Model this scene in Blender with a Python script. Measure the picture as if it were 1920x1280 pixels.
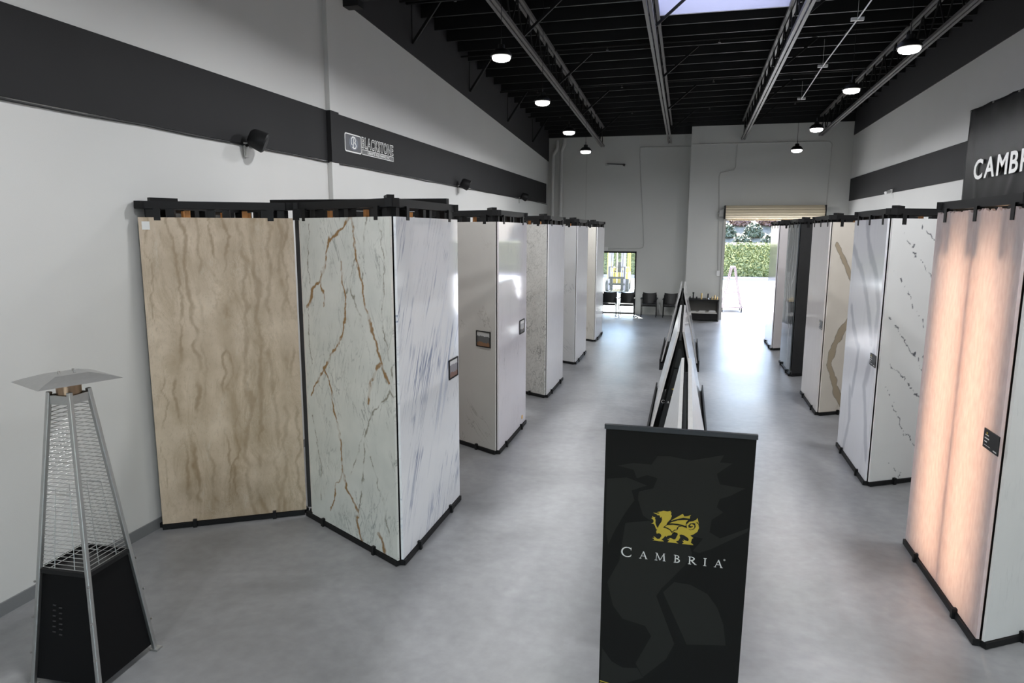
import bpy, bmesh, math, random
import numpy as np
from mathutils import Matrix, Vector

for o in list(bpy.data.objects):
    bpy.data.objects.remove(o)
S = bpy.context.scene
COL = S.collection
PI = math.pi
R_ = math.radians

# ------------------------------------------------------------------ camera
cam = bpy.data.cameras.new('camera')
cam.sensor_width = 36.0
cam.lens = 1288.0 / 1920.0 * 36.0
cam.clip_end = 400
cam_o = bpy.data.objects.new('camera', cam)
COL.objects.link(cam_o)
def _cam_rot():
    f, cx, cy = 1288.0, 960.0, 640.0
    dz = Vector((931 - cx, -(8650 - cy), -f)).normalized()
    Z = -dz
    Y = Vector((1292 - cx, -(434 - cy), -f))
    Y = (Y - Z * Y.dot(Z)).normalized()
    X = Y.cross(Z)
    return Matrix((X, Y, Z))
cam_o.matrix_world = Matrix.Translation((0, 0, 3.1)) @ _cam_rot().to_4x4()
S.camera = cam_o

# ------------------------------------------------------------------ world, sun, exposure
w = bpy.data.worlds.new('world'); S.world = w; w.use_nodes = True
wn = w.node_tree.nodes; wl = w.node_tree.links
bg = wn['Background']
sky = wn.new('ShaderNodeTexSky')
try:
    sky.sky_type = 'NISHITA'
    sky.sun_disc = False
    sky.sun_elevation = R_(52); sky.sun_rotation = R_(20)
except Exception:
    pass
wl.new(sky.outputs[0], bg.inputs[0])
bg.inputs[1].default_value = 1.1
sun = bpy.data.lights.new('sun', 'SUN'); sun.energy = 27.0; sun.angle = R_(0.6); sun.color = (1, .96, .9)
sun_o = bpy.data.objects.new('sun', sun); COL.objects.link(sun_o)
sun_o.rotation_euler = Vector((0.22, -0.62, -1.0)).to_track_quat('-Z', 'Y').to_euler()
S.view_settings.view_transform = 'Standard'
S.view_settings.look = 'None'
S.view_settings.gamma = 1.0
S.view_settings.use_curve_mapping = False
S.view_settings.exposure = 0.5
LAMP_W = 58.0

# ------------------------------------------------------------------ mesh helpers
class MB:
    def __init__(s): s.v = []; s.f = []
    def add(s, vs, fs):
        n = len(s.v); s.v += [tuple(v) for v in vs]; s.f += [tuple(i + n for i in f) for f in fs]; return s
    def box(s, x0, x1, y0, y1, z0, z1):
        vs = [(x, y, z) for z in (z0, z1) for y in (y0, y1) for x in (x0, x1)]
        return s.add(vs, [(0, 2, 3, 1), (4, 5, 7, 6), (0, 1, 5, 4), (2, 6, 7, 3), (0, 4, 6, 2), (1, 3, 7, 5)])
    def bar(s, p, q, w=.04, h=None, up=(0, 0, 1)):
        h = h or w; p = Vector(p); q = Vector(q); d = (q - p).normalized(); up = Vector(up)
        if abs(d.dot(up)) > .98: up = Vector((0, 1, 0))
        a = d.cross(up).normalized() * (w / 2); b = a.cross(d).normalized() * (h / 2)
        vs = [e + i * a + j * b for e in (p, q) for j in (-1, 1) for i in (-1, 1)]
        return s.add(vs, [(0, 2, 3, 1), (4, 5, 7, 6), (0, 1, 5, 4), (2, 6, 7, 3), (0, 4, 6, 2), (1, 3, 7, 5)])
    def tube(s, p, q, r=.01, n=8, r2=None):
        r2 = r if r2 is None else r2
        p = Vector(p); q = Vector(q); d = (q - p).normalized()
        a = d.orthogonal().normalized(); b = d.cross(a)
        vs = []
        for e, rr in ((p, r), (q, r2)):
            for i in range(n):
                t = 2 * PI * i / n; vs.append(e + a * math.cos(t) * rr + b * math.sin(t) * rr)
        fs = [(i, (i + 1) % n, n + (i + 1) % n, n + i) for i in range(n)]
        fs += [tuple(range(n))[::-1], tuple(range(n, 2 * n))]
        return s.add(vs, fs)
    def path(s, pts, r, n=6):
        for a, b in zip(pts[:-1], pts[1:]): s.tube(a, b, r, n)
        return s
    def lathe(s, prof, n=20, c=(0, 0, 0)):
        vs = []; fs = []; m = len(prof)
        for r, z in prof:
            for i in range(n):
                t = 2 * PI * i / n; vs.append((c[0] + r * math.cos(t), c[1] + r * math.sin(t), c[2] + z))
        for k in range(m - 1):
            for i in range(n):
                j = (i + 1) % n; fs.append((k * n + i, k * n + j, (k + 1) * n + j, (k + 1) * n + i))
        fs.append(tuple(range(n))[::-1]); fs.append(tuple(range((m - 1) * n, m * n)))
        return s.add(vs, fs)
    def prism(s, poly, y0, y1):
        """polygon in local x,z extruded along y"""
        n = len(poly)
        ar = sum(poly[i][0] * poly[(i + 1) % n][1] - poly[(i + 1) % n][0] * poly[i][1] for i in range(n))
        if ar < 0: poly = poly[::-1]
        vs = [(x, y0, z) for x, z in poly] + [(x, y1, z) for x, z in poly]
        fs = [tuple(range(n)), tuple(range(n, 2 * n))[::-1]]
        fs += [(i + n, (i + 1) % n + n, (i + 1) % n, i) for i in range(n)]
        return s.add(vs, fs)
    def prism_x(s, poly, x0, x1):
        """polygon in local y,z extruded along x"""
        n = len(poly)
        vs = [(x0, y, z) for y, z in poly] + [(x1, y, z) for y, z in poly]
        fs = [tuple(range(n))[::-1], tuple(range(n, 2 * n))] + [(i, (i + 1) % n, (i + 1) % n + n, i + n) for i in range(n)]
        return s.add(vs, fs)
    def mesh(s, name):
        me = bpy.data.meshes.new(name); me.from_pydata(s.v, [], s.f)
        bm = bmesh.new(); bm.from_mesh(me); bmesh.ops.recalc_face_normals(bm, faces=bm.faces); bm.to_mesh(me); bm.free()
        me.update(); return me

def link(name, me, mat, parent=None, loc=(0, 0, 0), rot=(0, 0, 0), smooth=False, bevel=0):
    o = bpy.data.objects.new(name, me); COL.objects.link(o)
    if mat is not None and not me.materials: me.materials.append(mat)
    o.location = loc; o.rotation_euler = rot
    if parent: o.parent = parent
    if smooth:
        me.polygons.foreach_set('use_smooth', [True] * len(me.polygons))
        if hasattr(me, 'set_sharp_from_angle'): me.set_sharp_from_angle(angle=R_(40))
    if bevel:
        b = o.modifiers.new('bevel', 'BEVEL'); b.width = bevel; b.segments = 2; b.limit_method = 'ANGLE'
    return o
def obj(name, mb, mat, parent=None, **k): return link(name, mb.mesh(name), mat, parent, **k)
def tag(o, label, cat, group=None):
    o['label'] = label; o['category'] = cat
    if group: o['group'] = group
    return o
def thing(name, label, cat, loc=(0, 0, 0), rotz=0, group=None):
    o = bpy.data.objects.new(name, None); COL.objects.link(o); o.empty_display_size = .1
    o.location = loc; o.rotation_euler = (0, 0, rotz)
    return tag(o, label, cat, group)
def struct(name, mb, mat, **k):
    o = obj(name, mb, mat, **k); o['kind'] = 'structure'; return o
def dup(root, loc, rotz=None, label=None):
    r = root.copy(); COL.objects.link(r); r.location = loc
    if rotz is not None: r.rotation_euler = (0, 0, rotz)
    if label: r['label'] = label
    for ch in list(root.children):
        c = ch.copy(); COL.objects.link(c); c.parent = r
        for g in ch.children:
            d = g.copy(); COL.objects.link(d); d.parent = c
    return r

# ------------------------------------------------------------------ materials
def newmat(name):
    m = bpy.data.materials.new(name); m.use_nodes = True
    return m, m.node_tree.nodes, m.node_tree.links, m.node_tree.nodes['Principled BSDF']
def mat(name, col, rough=.5, metal=0., spec=.5, noise=0., nscale=8., bump=0., bscale=60., emit=None, estr=0., coat=0.):
    m, N, L, P = newmat(name)
    P.inputs['Base Color'].default_value = (*col, 1); P.inputs['Roughness'].default_value = rough
    P.inputs['Metallic'].default_value = metal; P.inputs['Specular IOR Level'].default_value = spec
    P.inputs['Coat Weight'].default_value = coat
    if emit: P.inputs['Emission Color'].default_value = (*emit, 1); P.inputs['Emission Strength'].default_value = estr
    if noise or bump:
        tc = N.new('ShaderNodeTexCoord')
    if noise:
        nz = N.new('ShaderNodeTexNoise'); nz.inputs['Scale'].default_value = nscale; nz.inputs['Detail'].default_value = 5
        L.new(tc.outputs['Object'], nz.inputs['Vector'])
        mx = N.new('ShaderNodeMix'); mx.data_type = 'RGBA'
        mx.inputs[6].default_value = (*[c * (1 - noise) for c in col], 1); mx.inputs[7].default_value = (*[min(1, c * (1 + noise)) for c in col], 1)
        L.new(nz.outputs['Fac'], mx.inputs[0]); L.new(mx.outputs[2], P.inputs['Base Color'])
    if bump:
        nb = N.new('ShaderNodeTexNoise'); nb.inputs['Scale'].default_value = bscale; nb.inputs['Detail'].default_value = 4
        L.new(tc.outputs['Object'], nb.inputs['Vector'])
        b = N.new('ShaderNodeBump'); b.inputs['Strength'].default_value = bump; b.inputs['Distance'].default_value = .01
        L.new(nb.outputs['Fac'], b.inputs['Height']); L.new(b.outputs[0], P.inputs['Normal'])
    return m

def slab_mat(name, base, rough=.12, mottle=None, layers=(), attrs=(), spec=.5):
    """base colour + mottling + stretched noise layers + traced vein attributes"""
    m, N, L, P = newmat(name)
    P.inputs['Roughness'].default_value = rough; P.inputs['Specular IOR Level'].default_value = spec
    tc = N.new('ShaderNodeTexCoord')
    def mixc(fac, c_in, col, k):
        mx = N.new('ShaderNodeMix'); mx.data_type = 'RGBA'
        if k != 1:
            mu = N.new('ShaderNodeMath'); mu.operation = 'MULTIPLY'; mu.inputs[1].default_value = k
            L.new(fac, mu.inputs[0]); fac = mu.outputs[0]
        L.new(fac, mx.inputs[0])
        if isinstance(c_in, tuple): mx.inputs[6].default_value = (*c_in, 1)
        else: L.new(c_in, mx.inputs[6])
        mx.inputs[7].default_value = (*col, 1)
        return mx.outputs[2]
    cur = tuple(base)
    if mottle:
        col, sc, k = mottle
        nz = N.new('ShaderNodeTexNoise'); nz.inputs['Scale'].default_value = sc; nz.inputs['Detail'].default_value = 6
        L.new(tc.outputs['Object'], nz.inputs['Vector'])
        mr = N.new('ShaderNodeMapRange'); mr.inputs[1].default_value = .35; mr.inputs[2].default_value = .7
        L.new(nz.outputs['Fac'], mr.inputs[0])
        cur = mixc(mr.outputs[0], cur, col, k)
    for ly in layers:
        # dict: ang (deg), sx, sz, kind ridge|band, w / lo,hi, col, k, detail, dist, off, gate
        mp = N.new('ShaderNodeMapping'); mp.vector_type = 'POINT'
        # rotate about local y (slab normal) first with a separate mapping, then scale
        rt = N.new('ShaderNodeMapping'); rt.inputs['Rotation'].default_value = (0, R_(ly.get('ang', 0)), 0)
        L.new(tc.outputs['Object'], rt.inputs['Vector']); L.new(rt.outputs[0], mp.inputs['Vector'])
        mp.inputs['Scale'].default_value = (ly['sx'], 1, ly['sz']); mp.inputs['Location'].default_value = (ly.get('off', 0), 0, ly.get('off', 0) * .7)
        nz = N.new('ShaderNodeTexNoise'); nz.inputs['Scale'].default_value = 1; nz.inputs['Detail'].default_value = ly.get('detail', 4)
        nz.inputs['Roughness'].default_value = ly.get('nr', .55); nz.inputs['Distortion'].default_value = ly.get('dist', 0)
        L.new(mp.outputs[0], nz.inputs['Vector'])
        fac = nz.outputs['Fac']
        if ly.get('kind', 'ridge') == 'ridge':
            su = N.new('ShaderNodeMath'); su.operation = 'SUBTRACT'; su.inputs[1].default_value = .5; L.new(fac, su.inputs[0])
            ab = N.new('ShaderNodeMath'); ab.operation = 'ABSOLUTE'; L.new(su.outputs[0], ab.inputs[0])
            mr = N.new('ShaderNodeMapRange'); mr.inputs[1].default_value = 0; mr.inputs[2].default_value = ly['w']
            mr.inputs[3].default_value = 1; mr.inputs[4].default_value = 0; L.new(ab.outputs[0], mr.inputs[0])
        else:
            mr = N.new('ShaderNodeMapRange'); mr.inputs[1].default_value = ly['lo']; mr.inputs[2].default_value = ly['hi']; L.new(fac, mr.inputs[0])
        fac = mr.outputs[0]
        if ly.get('gate'):
            gz = N.new('ShaderNodeTexNoise'); gz.inputs['Scale'].default_value = ly['gate']; gz.inputs['Detail'].default_value = 2
            L.new(tc.outputs['Object'], gz.inputs['Vector'])
            gm = N.new('ShaderNodeMapRange'); gm.inputs[1].default_value = .47; gm.inputs[2].default_value = .62; L.new(gz.outputs['Fac'], gm.inputs[0])
            mu = N.new('ShaderNodeMath'); mu.operation = 'MULTIPLY'; L.new(fac, mu.inputs[0]); L.new(gm.outputs[0], mu.inputs[1]); fac = mu.outputs[0]
        cur = mixc(fac, cur, ly['col'], ly.get('k', 1))
    for an, col, k in attrs:
        at = N.new('ShaderNodeAttribute'); at.attribute_name = an
        cur = mixc(at.outputs['Fac'], cur, col, k)
    if isinstance(cur, tuple): P.inputs['Base Color'].default_value = (*cur, 1)
    else: L.new(cur, P.inputs['Base Color'])
    return m

M = {}
M['wall'] = mat('wall_paint', (.60, .60, .585), .75, noise=.03, nscale=1.2, bump=.05, bscale=90)
M['wall_back'] = mat('wall_paint_back', (.62, .625, .60), .75, noise=.03, nscale=1.0)
M['band'] = mat('charcoal_paint', (.024, .024, .025), .65, spec=.15, noise=.12, nscale=1.5)
M['strip'] = mat('dark_strip_paint', (.024, .023, .025), .7, noise=.1, nscale=2)
M['black_wood'] = mat('black_ceiling_paint', (.008, .0085, .0085), .5, spec=.35, noise=.2, nscale=4)
M['truss'] = mat('truss_lit_grey', (.125, .118, .115), .5, noise=.15, nscale=6)  # chord grey has the light caught from below put into the colour
M['truss_dark'] = mat('truss_web_dark', (.012, .012, .012), .7, spec=.25)
M['panel_black'] = mat('heater_black_panel', (.004, .004, .0045), .55, spec=.15)
M['black'] = mat('black_steel', (.009, .009, .0095), .5, spec=.25, noise=.2, nscale=20)
M['black_matte'] = mat('black_board', (.008, .008, .009), .35)
M['steel_dark'] = mat('raw_dark_steel', (.075, .073, .075), .45, metal=.6, noise=.3, nscale=5)
M['chrome'] = mat('stainless', (.62, .61, .59), .22, metal=1)
M['steel_brushed'] = mat('brushed_steel', (.50, .50, .49), .42, metal=1, noise=.08, nscale=40)
M['wood'] = mat('pine_stud', (.55, .24, .07), .6, noise=.2, nscale=10)
M['ply'] = mat('plywood', (.30, .20, .11), .7, noise=.2, nscale=6)
M['white'] = mat('white_plastic', (.75, .75, .74), .45)
M['conduit'] = mat('painted_conduit', (.50, .50, .48), .6)
M['pipe_white'] = mat('painted_pipe', (.62, .62, .60), .5)
M['gold'] = mat('brass', (.75, .55, .25), .3, metal=1)
M['gold_print'] = mat('gold_print', (.50, .38, .03), .5)
M['white_print'] = mat('white_print', (.80, .80, .78), .5)
M['roll'] = mat('beige_roller_slat', (.74, .64, .46), .45, noise=.06, nscale=3)
M['base'] = mat('grey_baseboard', (.17, .175, .18), .5)
M['skylight_curb'] = mat('curb_white', (.72, .72, .80), .7)

# floor: sealed concrete
def floor_mat():
    m, N, L, P = newmat('sealed_concrete')
    tc = N.new('ShaderNodeTexCoord')
    n1 = N.new('ShaderNodeTexNoise'); n1.inputs['Scale'].default_value = .55; n1.inputs['Detail'].default_value = 7; n1.inputs['Roughness'].default_value = .62; n1.inputs['Distortion'].default_value = .6
    L.new(tc.outputs['Object'], n1.inputs['Vector'])
    cr = N.new('ShaderNodeValToRGB'); e = cr.color_ramp.elements
    e[0].position = .3; e[0].color = (.17, .174, .181, 1); e[1].position = .70; e[1].color = (.315, .32, .332, 1)
    L.new(n1.outputs['Fac'], cr.inputs[0])
    n2 = N.new('ShaderNodeTexNoise'); n2.inputs['Scale'].default_value = 9; n2.inputs['Detail'].default_value = 6
    L.new(tc.outputs['Object'], n2.inputs['Vector'])
    mx = N.new('ShaderNodeMix'); mx.data_type = 'RGBA'; mx.blend_type = 'OVERLAY'; mx.inputs[0].default_value = .22
    L.new(cr.outputs[0], mx.inputs[6]); L.new(n2.outputs['Fac'], mx.inputs[7])
    hs = N.new('ShaderNodeHueSaturation'); hs.inputs['Saturation'].default_value = .5; L.new(mx.outputs[2], hs.inputs['Color'])
    L.new(hs.outputs[0], P.inputs['Base Color'])
    mr = N.new('ShaderNodeMapRange'); mr.inputs[3].default_value = .26; mr.inputs[4].default_value = .44
    L.new(n1.outputs['Fac'], mr.inputs[0]); L.new(mr.outputs[0], P.inputs['Roughness'])
    return m
M['floor'] = floor_mat()

def translucent_mat(name, col, t=.6, rough=.4):
    m, N, L, P = newmat(name)
    P.inputs['Base Color'].default_value = (*col, 1); P.inputs['Roughness'].default_value = rough
    tr = N.new('ShaderNodeBsdfTranslucent'); tr.inputs[0].default_value = (*col, 1)
    mx = N.new('ShaderNodeMixShader'); mx.inputs[0].default_value = t
    L.new(P.outputs[0], mx.inputs[1]); L.new(tr.outputs[0], mx.inputs[2])
    L.new(mx.outputs[0], N['Material Output'].inputs[0])
    return m
M['skylight'] = translucent_mat('acrylic_dome', (.40, .41, .47), .9)
def glass_mat():
    m, N, L, P = newmat('clear_glass')
    P.inputs['Roughness'].default_value = .02; P.inputs['Base Color'].default_value = (.9, .95, .93, 1)
    tr = N.new('ShaderNodeBsdfTransparent'); tr.inputs[0].default_value = (.93, .96, .95, 1)
    mx = N.new('ShaderNodeMixShader'); mx.inputs[0].default_value = .9
    L.new(P.outputs[0], mx.inputs[1]); L.new(tr.outputs[0], mx.inputs[2]); L.new(mx.outputs[0], N['Material Output'].inputs[0])
    return m
M['glass'] = glass_mat()

# ------------------------------------------------------------------ room shell
XL, XR, YB, YR, YN = -5.28, 5.15, 26.3, 25.5, -7.0
def zr(x, y):
    """underside of the roof joists"""
    t = (y - 11.0) / 14.4
    far = 6.72 + (x + 5.3) / 10.5 * .26
    return 7.30 + (far - 7.30) * t
struct('floor', MB().box(XL - .2, XR + .2, YN, YB + .2, -.15, 0), M['floor'])
struct('wall_left', MB().box(XL - .2, XL, YN, YB + .2, 0, 8.3), M['wall'])
struct('wall_right', MB().box(XR, XR + .2, YN, YB + .2, 0, 8.3), M['wall'])
WX, WZ = 3.2, 2.75
struct('wall_near', MB().box(XL, -WX, YN - .2, YN, 0, 8.5).box(WX, XR, YN - .2, YN, 0, 8.5).box(-WX, WX, YN - .2, YN, WZ, 8.5).box(-WX, WX, YN - .2, YN, 0, .12), M['wall'])
w2 = struct('added_window', MB().box(-WX, WX, YN - .14, YN - .06, WZ - .08, WZ).box(-WX, WX, YN - .14, YN - .06, .12, .2), M['black'])  # assumed storefront window, added out of view to brighten the slab faces
st_ = (2 * WX - .06) / 3
for i in range(4):
    obj('mullion', MB().box(-WX + i * st_, -WX + .06 + i * st_, YN - .14, YN - .06, .2, WZ - .08), M['black'], w2)
for i in range(3):
    obj('pane', MB().box(-WX + .06 + i * st_, -WX + (i + 1) * st_, YN - .105, YN - .095, .2, WZ - .08), M['glass'], w2)
struct('ground_street', MB().box(-30, 30, -40, YN - .2, -.2, -.02), mat('street_concrete', (.45, .44, .42), .8, noise=.08, nscale=1.5))
DX0, DX1, DZ = -3.17, -1.87, 2.36
struct('wall_back', MB().box(XL, DX0, YB, YB + .2, 0, 8).box(DX1, -.05, YB, YB + .2, 0, 8).box(DX0, DX1, YB, YB + .2, DZ, 8), M['wall_back'])
RX0, RX1, RZ = 1.24, 4.25, 3.62
struct('wall_back_right', MB().box(-.05, RX0, YR, YB + .2, 0, 8).box(RX1, XR, YR, YB + .2, 0, 8).box(RX0, RX1, YR, YB + .2, RZ, 8), M['wall_back'])
SX0, SX1, SY0, SY1 = -.72, 1.6, 10.9, 14.15
def deck():
    mb = MB(); H = .27
    def slab(x0, x1, y0, y1):
        p = [(x, y, zr(x, y) + H) for y in (y0, y1) for x in (x0, x1)] + [(x, y, zr(x, y) + H + .06) for y in (y0, y1) for x in (x0, x1)]
        mb.add(p, [(0, 2, 3, 1), (4, 5, 7, 6), (0, 1, 5, 4), (2, 6, 7, 3), (0, 4, 6, 2), (1, 3, 7, 5)])
    slab(XL - .2, SX0, YN - .2, YB + .2); slab(SX1, XR + .2, YN - .2, YB + .2)
    slab(SX0, SX1, YN - .2, SY0); slab(SX0, SX1, SY1, YB + .2)
    return mb
ceiling = struct('ceiling', deck(), M['black_wood'])
TX = [-3.13, -.78, 1.66, 4.11]
bays = list(zip([XL] + TX, TX + [XR]))
yj = 5.15
while yj < 26.2:
    for a, b in bays:
        if a == TX[1] and SY0 - .2 < yj < SY1 + .05: continue
        mb = MB()
        mb.add([(x, y, zr(x, yj) + h) for x in (a, b) for y in (yj - .025, yj + .025) for h in (0, .27)],
               [(0, 1, 3, 2), (4, 6, 7, 5), (0, 4, 5, 1), (2, 3, 7, 6), (0, 2, 6, 4), (1, 5, 7, 3)])
        obj('joist', mb, M['black_wood'], ceiling)
    yj += .75
# skylight
sky_o = struct('window_1', MB().box(SX0 - .05, SX0, SY0, SY1, 7.25, 7.95).box(SX1, SX1 + .05, SY0, SY1, 7.25, 7.95)
               .box(SX0 - .05, SX1 + .05, SY1, SY1 + .05, 7.16, 7.95).box(SX0 - .05, SX1 + .05, SY0 - .05, SY0, 7.3, 7.95), M['skylight_curb'])
obj('pane', MB().box(SX0 - .06, SX1 + .06, SY0 - .06, SY1 + .06, 7.93, 7.95), M['skylight'], sky_o)
# beams
tr1 = struct('trim_1', MB().box(-5.28, -.05, YB - .12, YB, zr(-3, YB) - .19, zr(-3, YB) + .3).box(-.05, XR, YR - .05, YR, zr(3, YR) - .22, zr(3, YR) + .3), M['black_wood'])
tr2 = struct('trim_2', MB().box(XL, 5.15, 10.22, 10.36, 6.58, 6.75).box(XL, XL + .25, 10.2, 10.4, 6.48, 6.58), M['black_wood'])
# painted bands, dark strips under the roof, baseboards, pilaster
struct('trim_3', MB().box(XL, XL + .015, YN, 9.62, 4.13, 4.85).box(XL, XL + .015, 9.76, 25.9, 4.13, 4.85), M['band'])
struct('trim_4', MB().box(XR - .015, XR, YN, YR, 4.13, 4.85), M['band'])
struct('trim_5', MB().prism_x([(10.3, 6.555), (YB, 5.70), (YB, 7.4), (10.3, 7.9)], XL, XL + .02), M['strip'])
struct('trim_6', MB().prism_x([(YN, 6.62), (YR, 6.26), (YR, 7.4), (YN, 8.2)], XR - .02, XR), M['strip'])
struct('baseboard_left', MB().box(XL, XL + .015, YN, YB, 0, .11), M['base'])
struct('baseboard_right', MB().box(XR - .015, XR, YN, YR, 0, .11), M['base'])
pil = struct('trim_7', MB().box(XL, XL + .07, 9.56, 9.78, 0, 6.6), M['wall'])
obj('painted_section', MB().box(XL + .01, XL + .082, 9.545, 9.795, 4.11, 4.85), M['band'], pil)
# grooves between the back wall panels
struct('trim_8', MB().box(-3.83, -3.81, YB - .004, YB, 2.4, 6.2), M['conduit'])
# cable along the lower edge of the left band
cb = MB(); pts = []
rnd = random.Random(3)
for i in range(40):
    y = -1 + i * 27 / 39; pts.append((XL + .02, y, 4.115 + rnd.uniform(-.012, .006)))
cb.path(pts, .011, 5)
tag(obj('cable', cb, M['black']), 'thin black cable stapled along the lower edge of the charcoal wall band', 'cable')

# roller door
d1 = struct('door_1', MB().box(RX0 - .09, RX0, YR - .07, YR, 0, RZ + .05).box(RX1, RX1 + .09, YR - .07, YR, 0, RZ + .05), M['conduit'])
rb = MB(); prof = []
for i in range(13):
    a = 2 * PI * i / 12
roll_r = .2
for i in range(14):
    a0 = 2 * PI * i / 14; a1 = 2 * PI * (i + 1) / 14
    m_ = (a0 + a1) / 2
    pr = [(YR - .28 + math.cos(a0) * roll_r, 3.77 + math.sin(a0) * roll_r), (YR - .28 + math.cos(m_) * (roll_r + .022), 3.77 + math.sin(m_) * (roll_r + .022)),
          (YR - .28 + math.cos(a1) * roll_r, 3.77 + math.sin(a1) * roll_r), (YR - .28, 3.77)]
    obj('roll_slat', MB().prism_x(pr, RX0 - .05, RX1 + .1), M['roll'], d1)
for i in range(2):
    obj('curtain_slat', MB().box(RX0, RX1, YR - .10 + .0, YR - .07, 3.54 - i * .055, 3.585 - i * .055), M['roll'], d1)
obj('end_bracket', MB().box(RX0 - .09, RX0 - .05, YR - .5, YR, 3.53, 3.99), M['black'], d1)
obj('end_bracket', MB().box(RX1 + .1, RX1 + .14, YR - .5, YR, 3.53, 3.99), M['black'], d1)
obj('chain_hoist', MB().box(RX0 - .25, RX0 - .1, YR - .32, YR - .1, 3.62, 3.84).tube((RX0 - .3, YR - .2, 3.74), (RX0 - .1, YR - .2, 3.74), .05), M['conduit'], d1)
# glazed exit
d2 = struct('door_2', MB().box(DX0, DX0 + .05, YB - .02, YB + .12, 0, DZ).box(DX1 - .05, DX1, YB - .02, YB + .12, 0, DZ).box(DX0, DX1, YB - .02, YB + .12, DZ - .06, DZ).box(DX0, DX1, YB - .02, YB + .12, 0, .05), M['black'])
obj('pane', MB().box(DX0 + .05, DX1 - .05, YB + .05, YB + .06, .05, DZ - .06), M['glass'], d2)

# ------------------------------------------------------------------ roof trusses, sprinkler pipes, lamps
def truss(x, label):
    t = thing('roof_truss', label, 'truss', group='steel roof trusses')
    y0, y1 = 4.2, 25.45
    def zb(y): return zr(x, y) - .66
    def zt(y): return zr(x, y) - .05
    for nm, zf, mt in (('bottom_chord', zb, M['truss']), ('top_chord', zt, M['truss'])):
        mb = MB()
        for dx in (-.04, .04): mb.bar((x + dx, y0, zf(y0)), (x + dx, y1, zf(y1)), .055, .06)
        obj(nm, mb, mt, t)
    n = 24; st = (y1 - y0) / n
    for i in range(n):
        a = y0 + i * st; b = a + st / 2; c = a + st
        obj('web_bar', MB().bar((x, a, zb(a)), (x, b, zt(b)), .025, .025), M['truss_dark'], t)
        obj('web_bar', MB().bar((x, b, zt(b)), (x, c, zb(c)), .025, .025), M['truss_dark'], t)
    for yb in BR:
        obj('brace', MB().bar((x + .03, yb, zb(yb) + .03), (x + .8, yb, zr(x, yb) + .02), .045, .045), M['truss_dark'], t)
    return t
BR = [9.3, 12.91, 16.48, 20.07, 23.4]
for x, s in zip(TX, ['beside the charcoal logo wall', 'at the left edge of the skylight', 'at the right edge of the skylight', 'beside the wall with the hanging banner']):
    truss(x, 'grey open-web steel roof truss running ' + s)
for yb, zw in zip(BR[1:], (6.61, 6.40, 6.24, 6.07)):
    tag(obj('wall_brace', MB().bar((XL + .03, yb, zw), (XL + .6, yb, zr(XL, yb) + .12), .05, .05).bar((XL + .02, yb, zw), (XL + .02, yb, zw + .75), .02, .02), M['truss_dark']),
        'black diagonal steel brace on the left wall, ' + {12.91: 'closest to the logo sign', 16.48: 'second after the logo sign', 20.07: 'third after the logo sign', 23.4: 'closest to the corner downpipes'}[yb], 'brace', 'wall braces under the roof')
for k, yp in enumerate((12.35, 15.85, 19.3, 22.75)):
    t = thing('sprinkler_pipe', 'thin black sprinkler pipe under the joists, ' + ['crossing beside the skylight', 'first after the skylight', 'second after the skylight', 'closest to the back wall'][k], 'pipe', group='sprinkler pipes under the roof')
    obj('pipe', MB().tube((XL, yp, zr(XL, yp) - .05), (XR, yp, zr(XR, yp) - .05), .022, 8), M['truss_dark'], t)
    for xs in (-4.2, -1.9, .45, 2.9):
        z = zr(xs, yp) - .06
        obj('sprinkler_head', MB().tube((xs, yp, z), (xs, yp, z - .06), .012, 6).tube((xs, yp, z - .06), (xs, yp, z - .07), .03, 8), M['steel_dark'], t)
# drooping white wire with clamps
t = thing('ceiling_wire', 'white wire with clamps strung under the joists between two trusses', 'wire')
wp = [(2.55, 8.0), (2.55, 12.2), (2.57, 13.2), (2.62, 16.6), (2.75, 20.4)]
obj('wire', MB().path([(x, y, 6.6 + .25 * (1 if y < 12 else 0)) for x, y in wp], .012, 6), M['white'], t)
for x, y in wp[2:]:
    obj('clamp', MB().box(x - .1, x + .1, y - .03, y + .03, 6.58, 6.63).tube((x, y, 6.6), (x, y, zr(x, y)), .004, 4), M['white'], t)

M['lens'] = mat('lamp_lens', (1, 1, 1), .4, emit=(1, .97, .92), estr=14)
def make_lamp():
    t = thing('high_bay_lamp', 'x', 'lamp', group='round high-bay lamps hanging from the roof')
    obj('housing', MB().lathe([(.06, .10), (.10, .09), (.15, .03), (.155, 0), (.14, -.005)], 24), M['black'], t, smooth=True)
    ln = obj('lens', MB().lathe([(.13, 0.0), (.135, -.025), (.12, -.05), (.08, -.065)], 24), M['lens'], t, smooth=True)
    obj('driver', MB().lathe([(.05, .16), (.055, .10)], 12), M['black'], t)
    obj('hook', MB().tube((0, 0, .16), (0, 0, .24), .01, 6), M['steel_dark'], t)
    return t
lampL = [(-2.75, 10.14, 5.6), (-2.75, 13.07, 5.48), (-2.82, 16.455, 5.395), (-2.75, 18.7, 5.2)]
lampR = [(2.7, 10.5, 5.49), (2.7, 13.9, 5.61), (2.7, 17.34, 5.41), (2.7, 20.25, 5.27)]
lamp0 = make_lamp(); used = 0; lamp_parts = list(lamp0.children)
wordsL = ['closest to the charcoal band logo', 'second along the logo wall', 'third along the logo wall', 'closest to the white corner pipes']
wordsR = ['above the backlit onyx slab tower', 'second along the banner wall', 'third along the banner wall', 'closest to the roller door']
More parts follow.
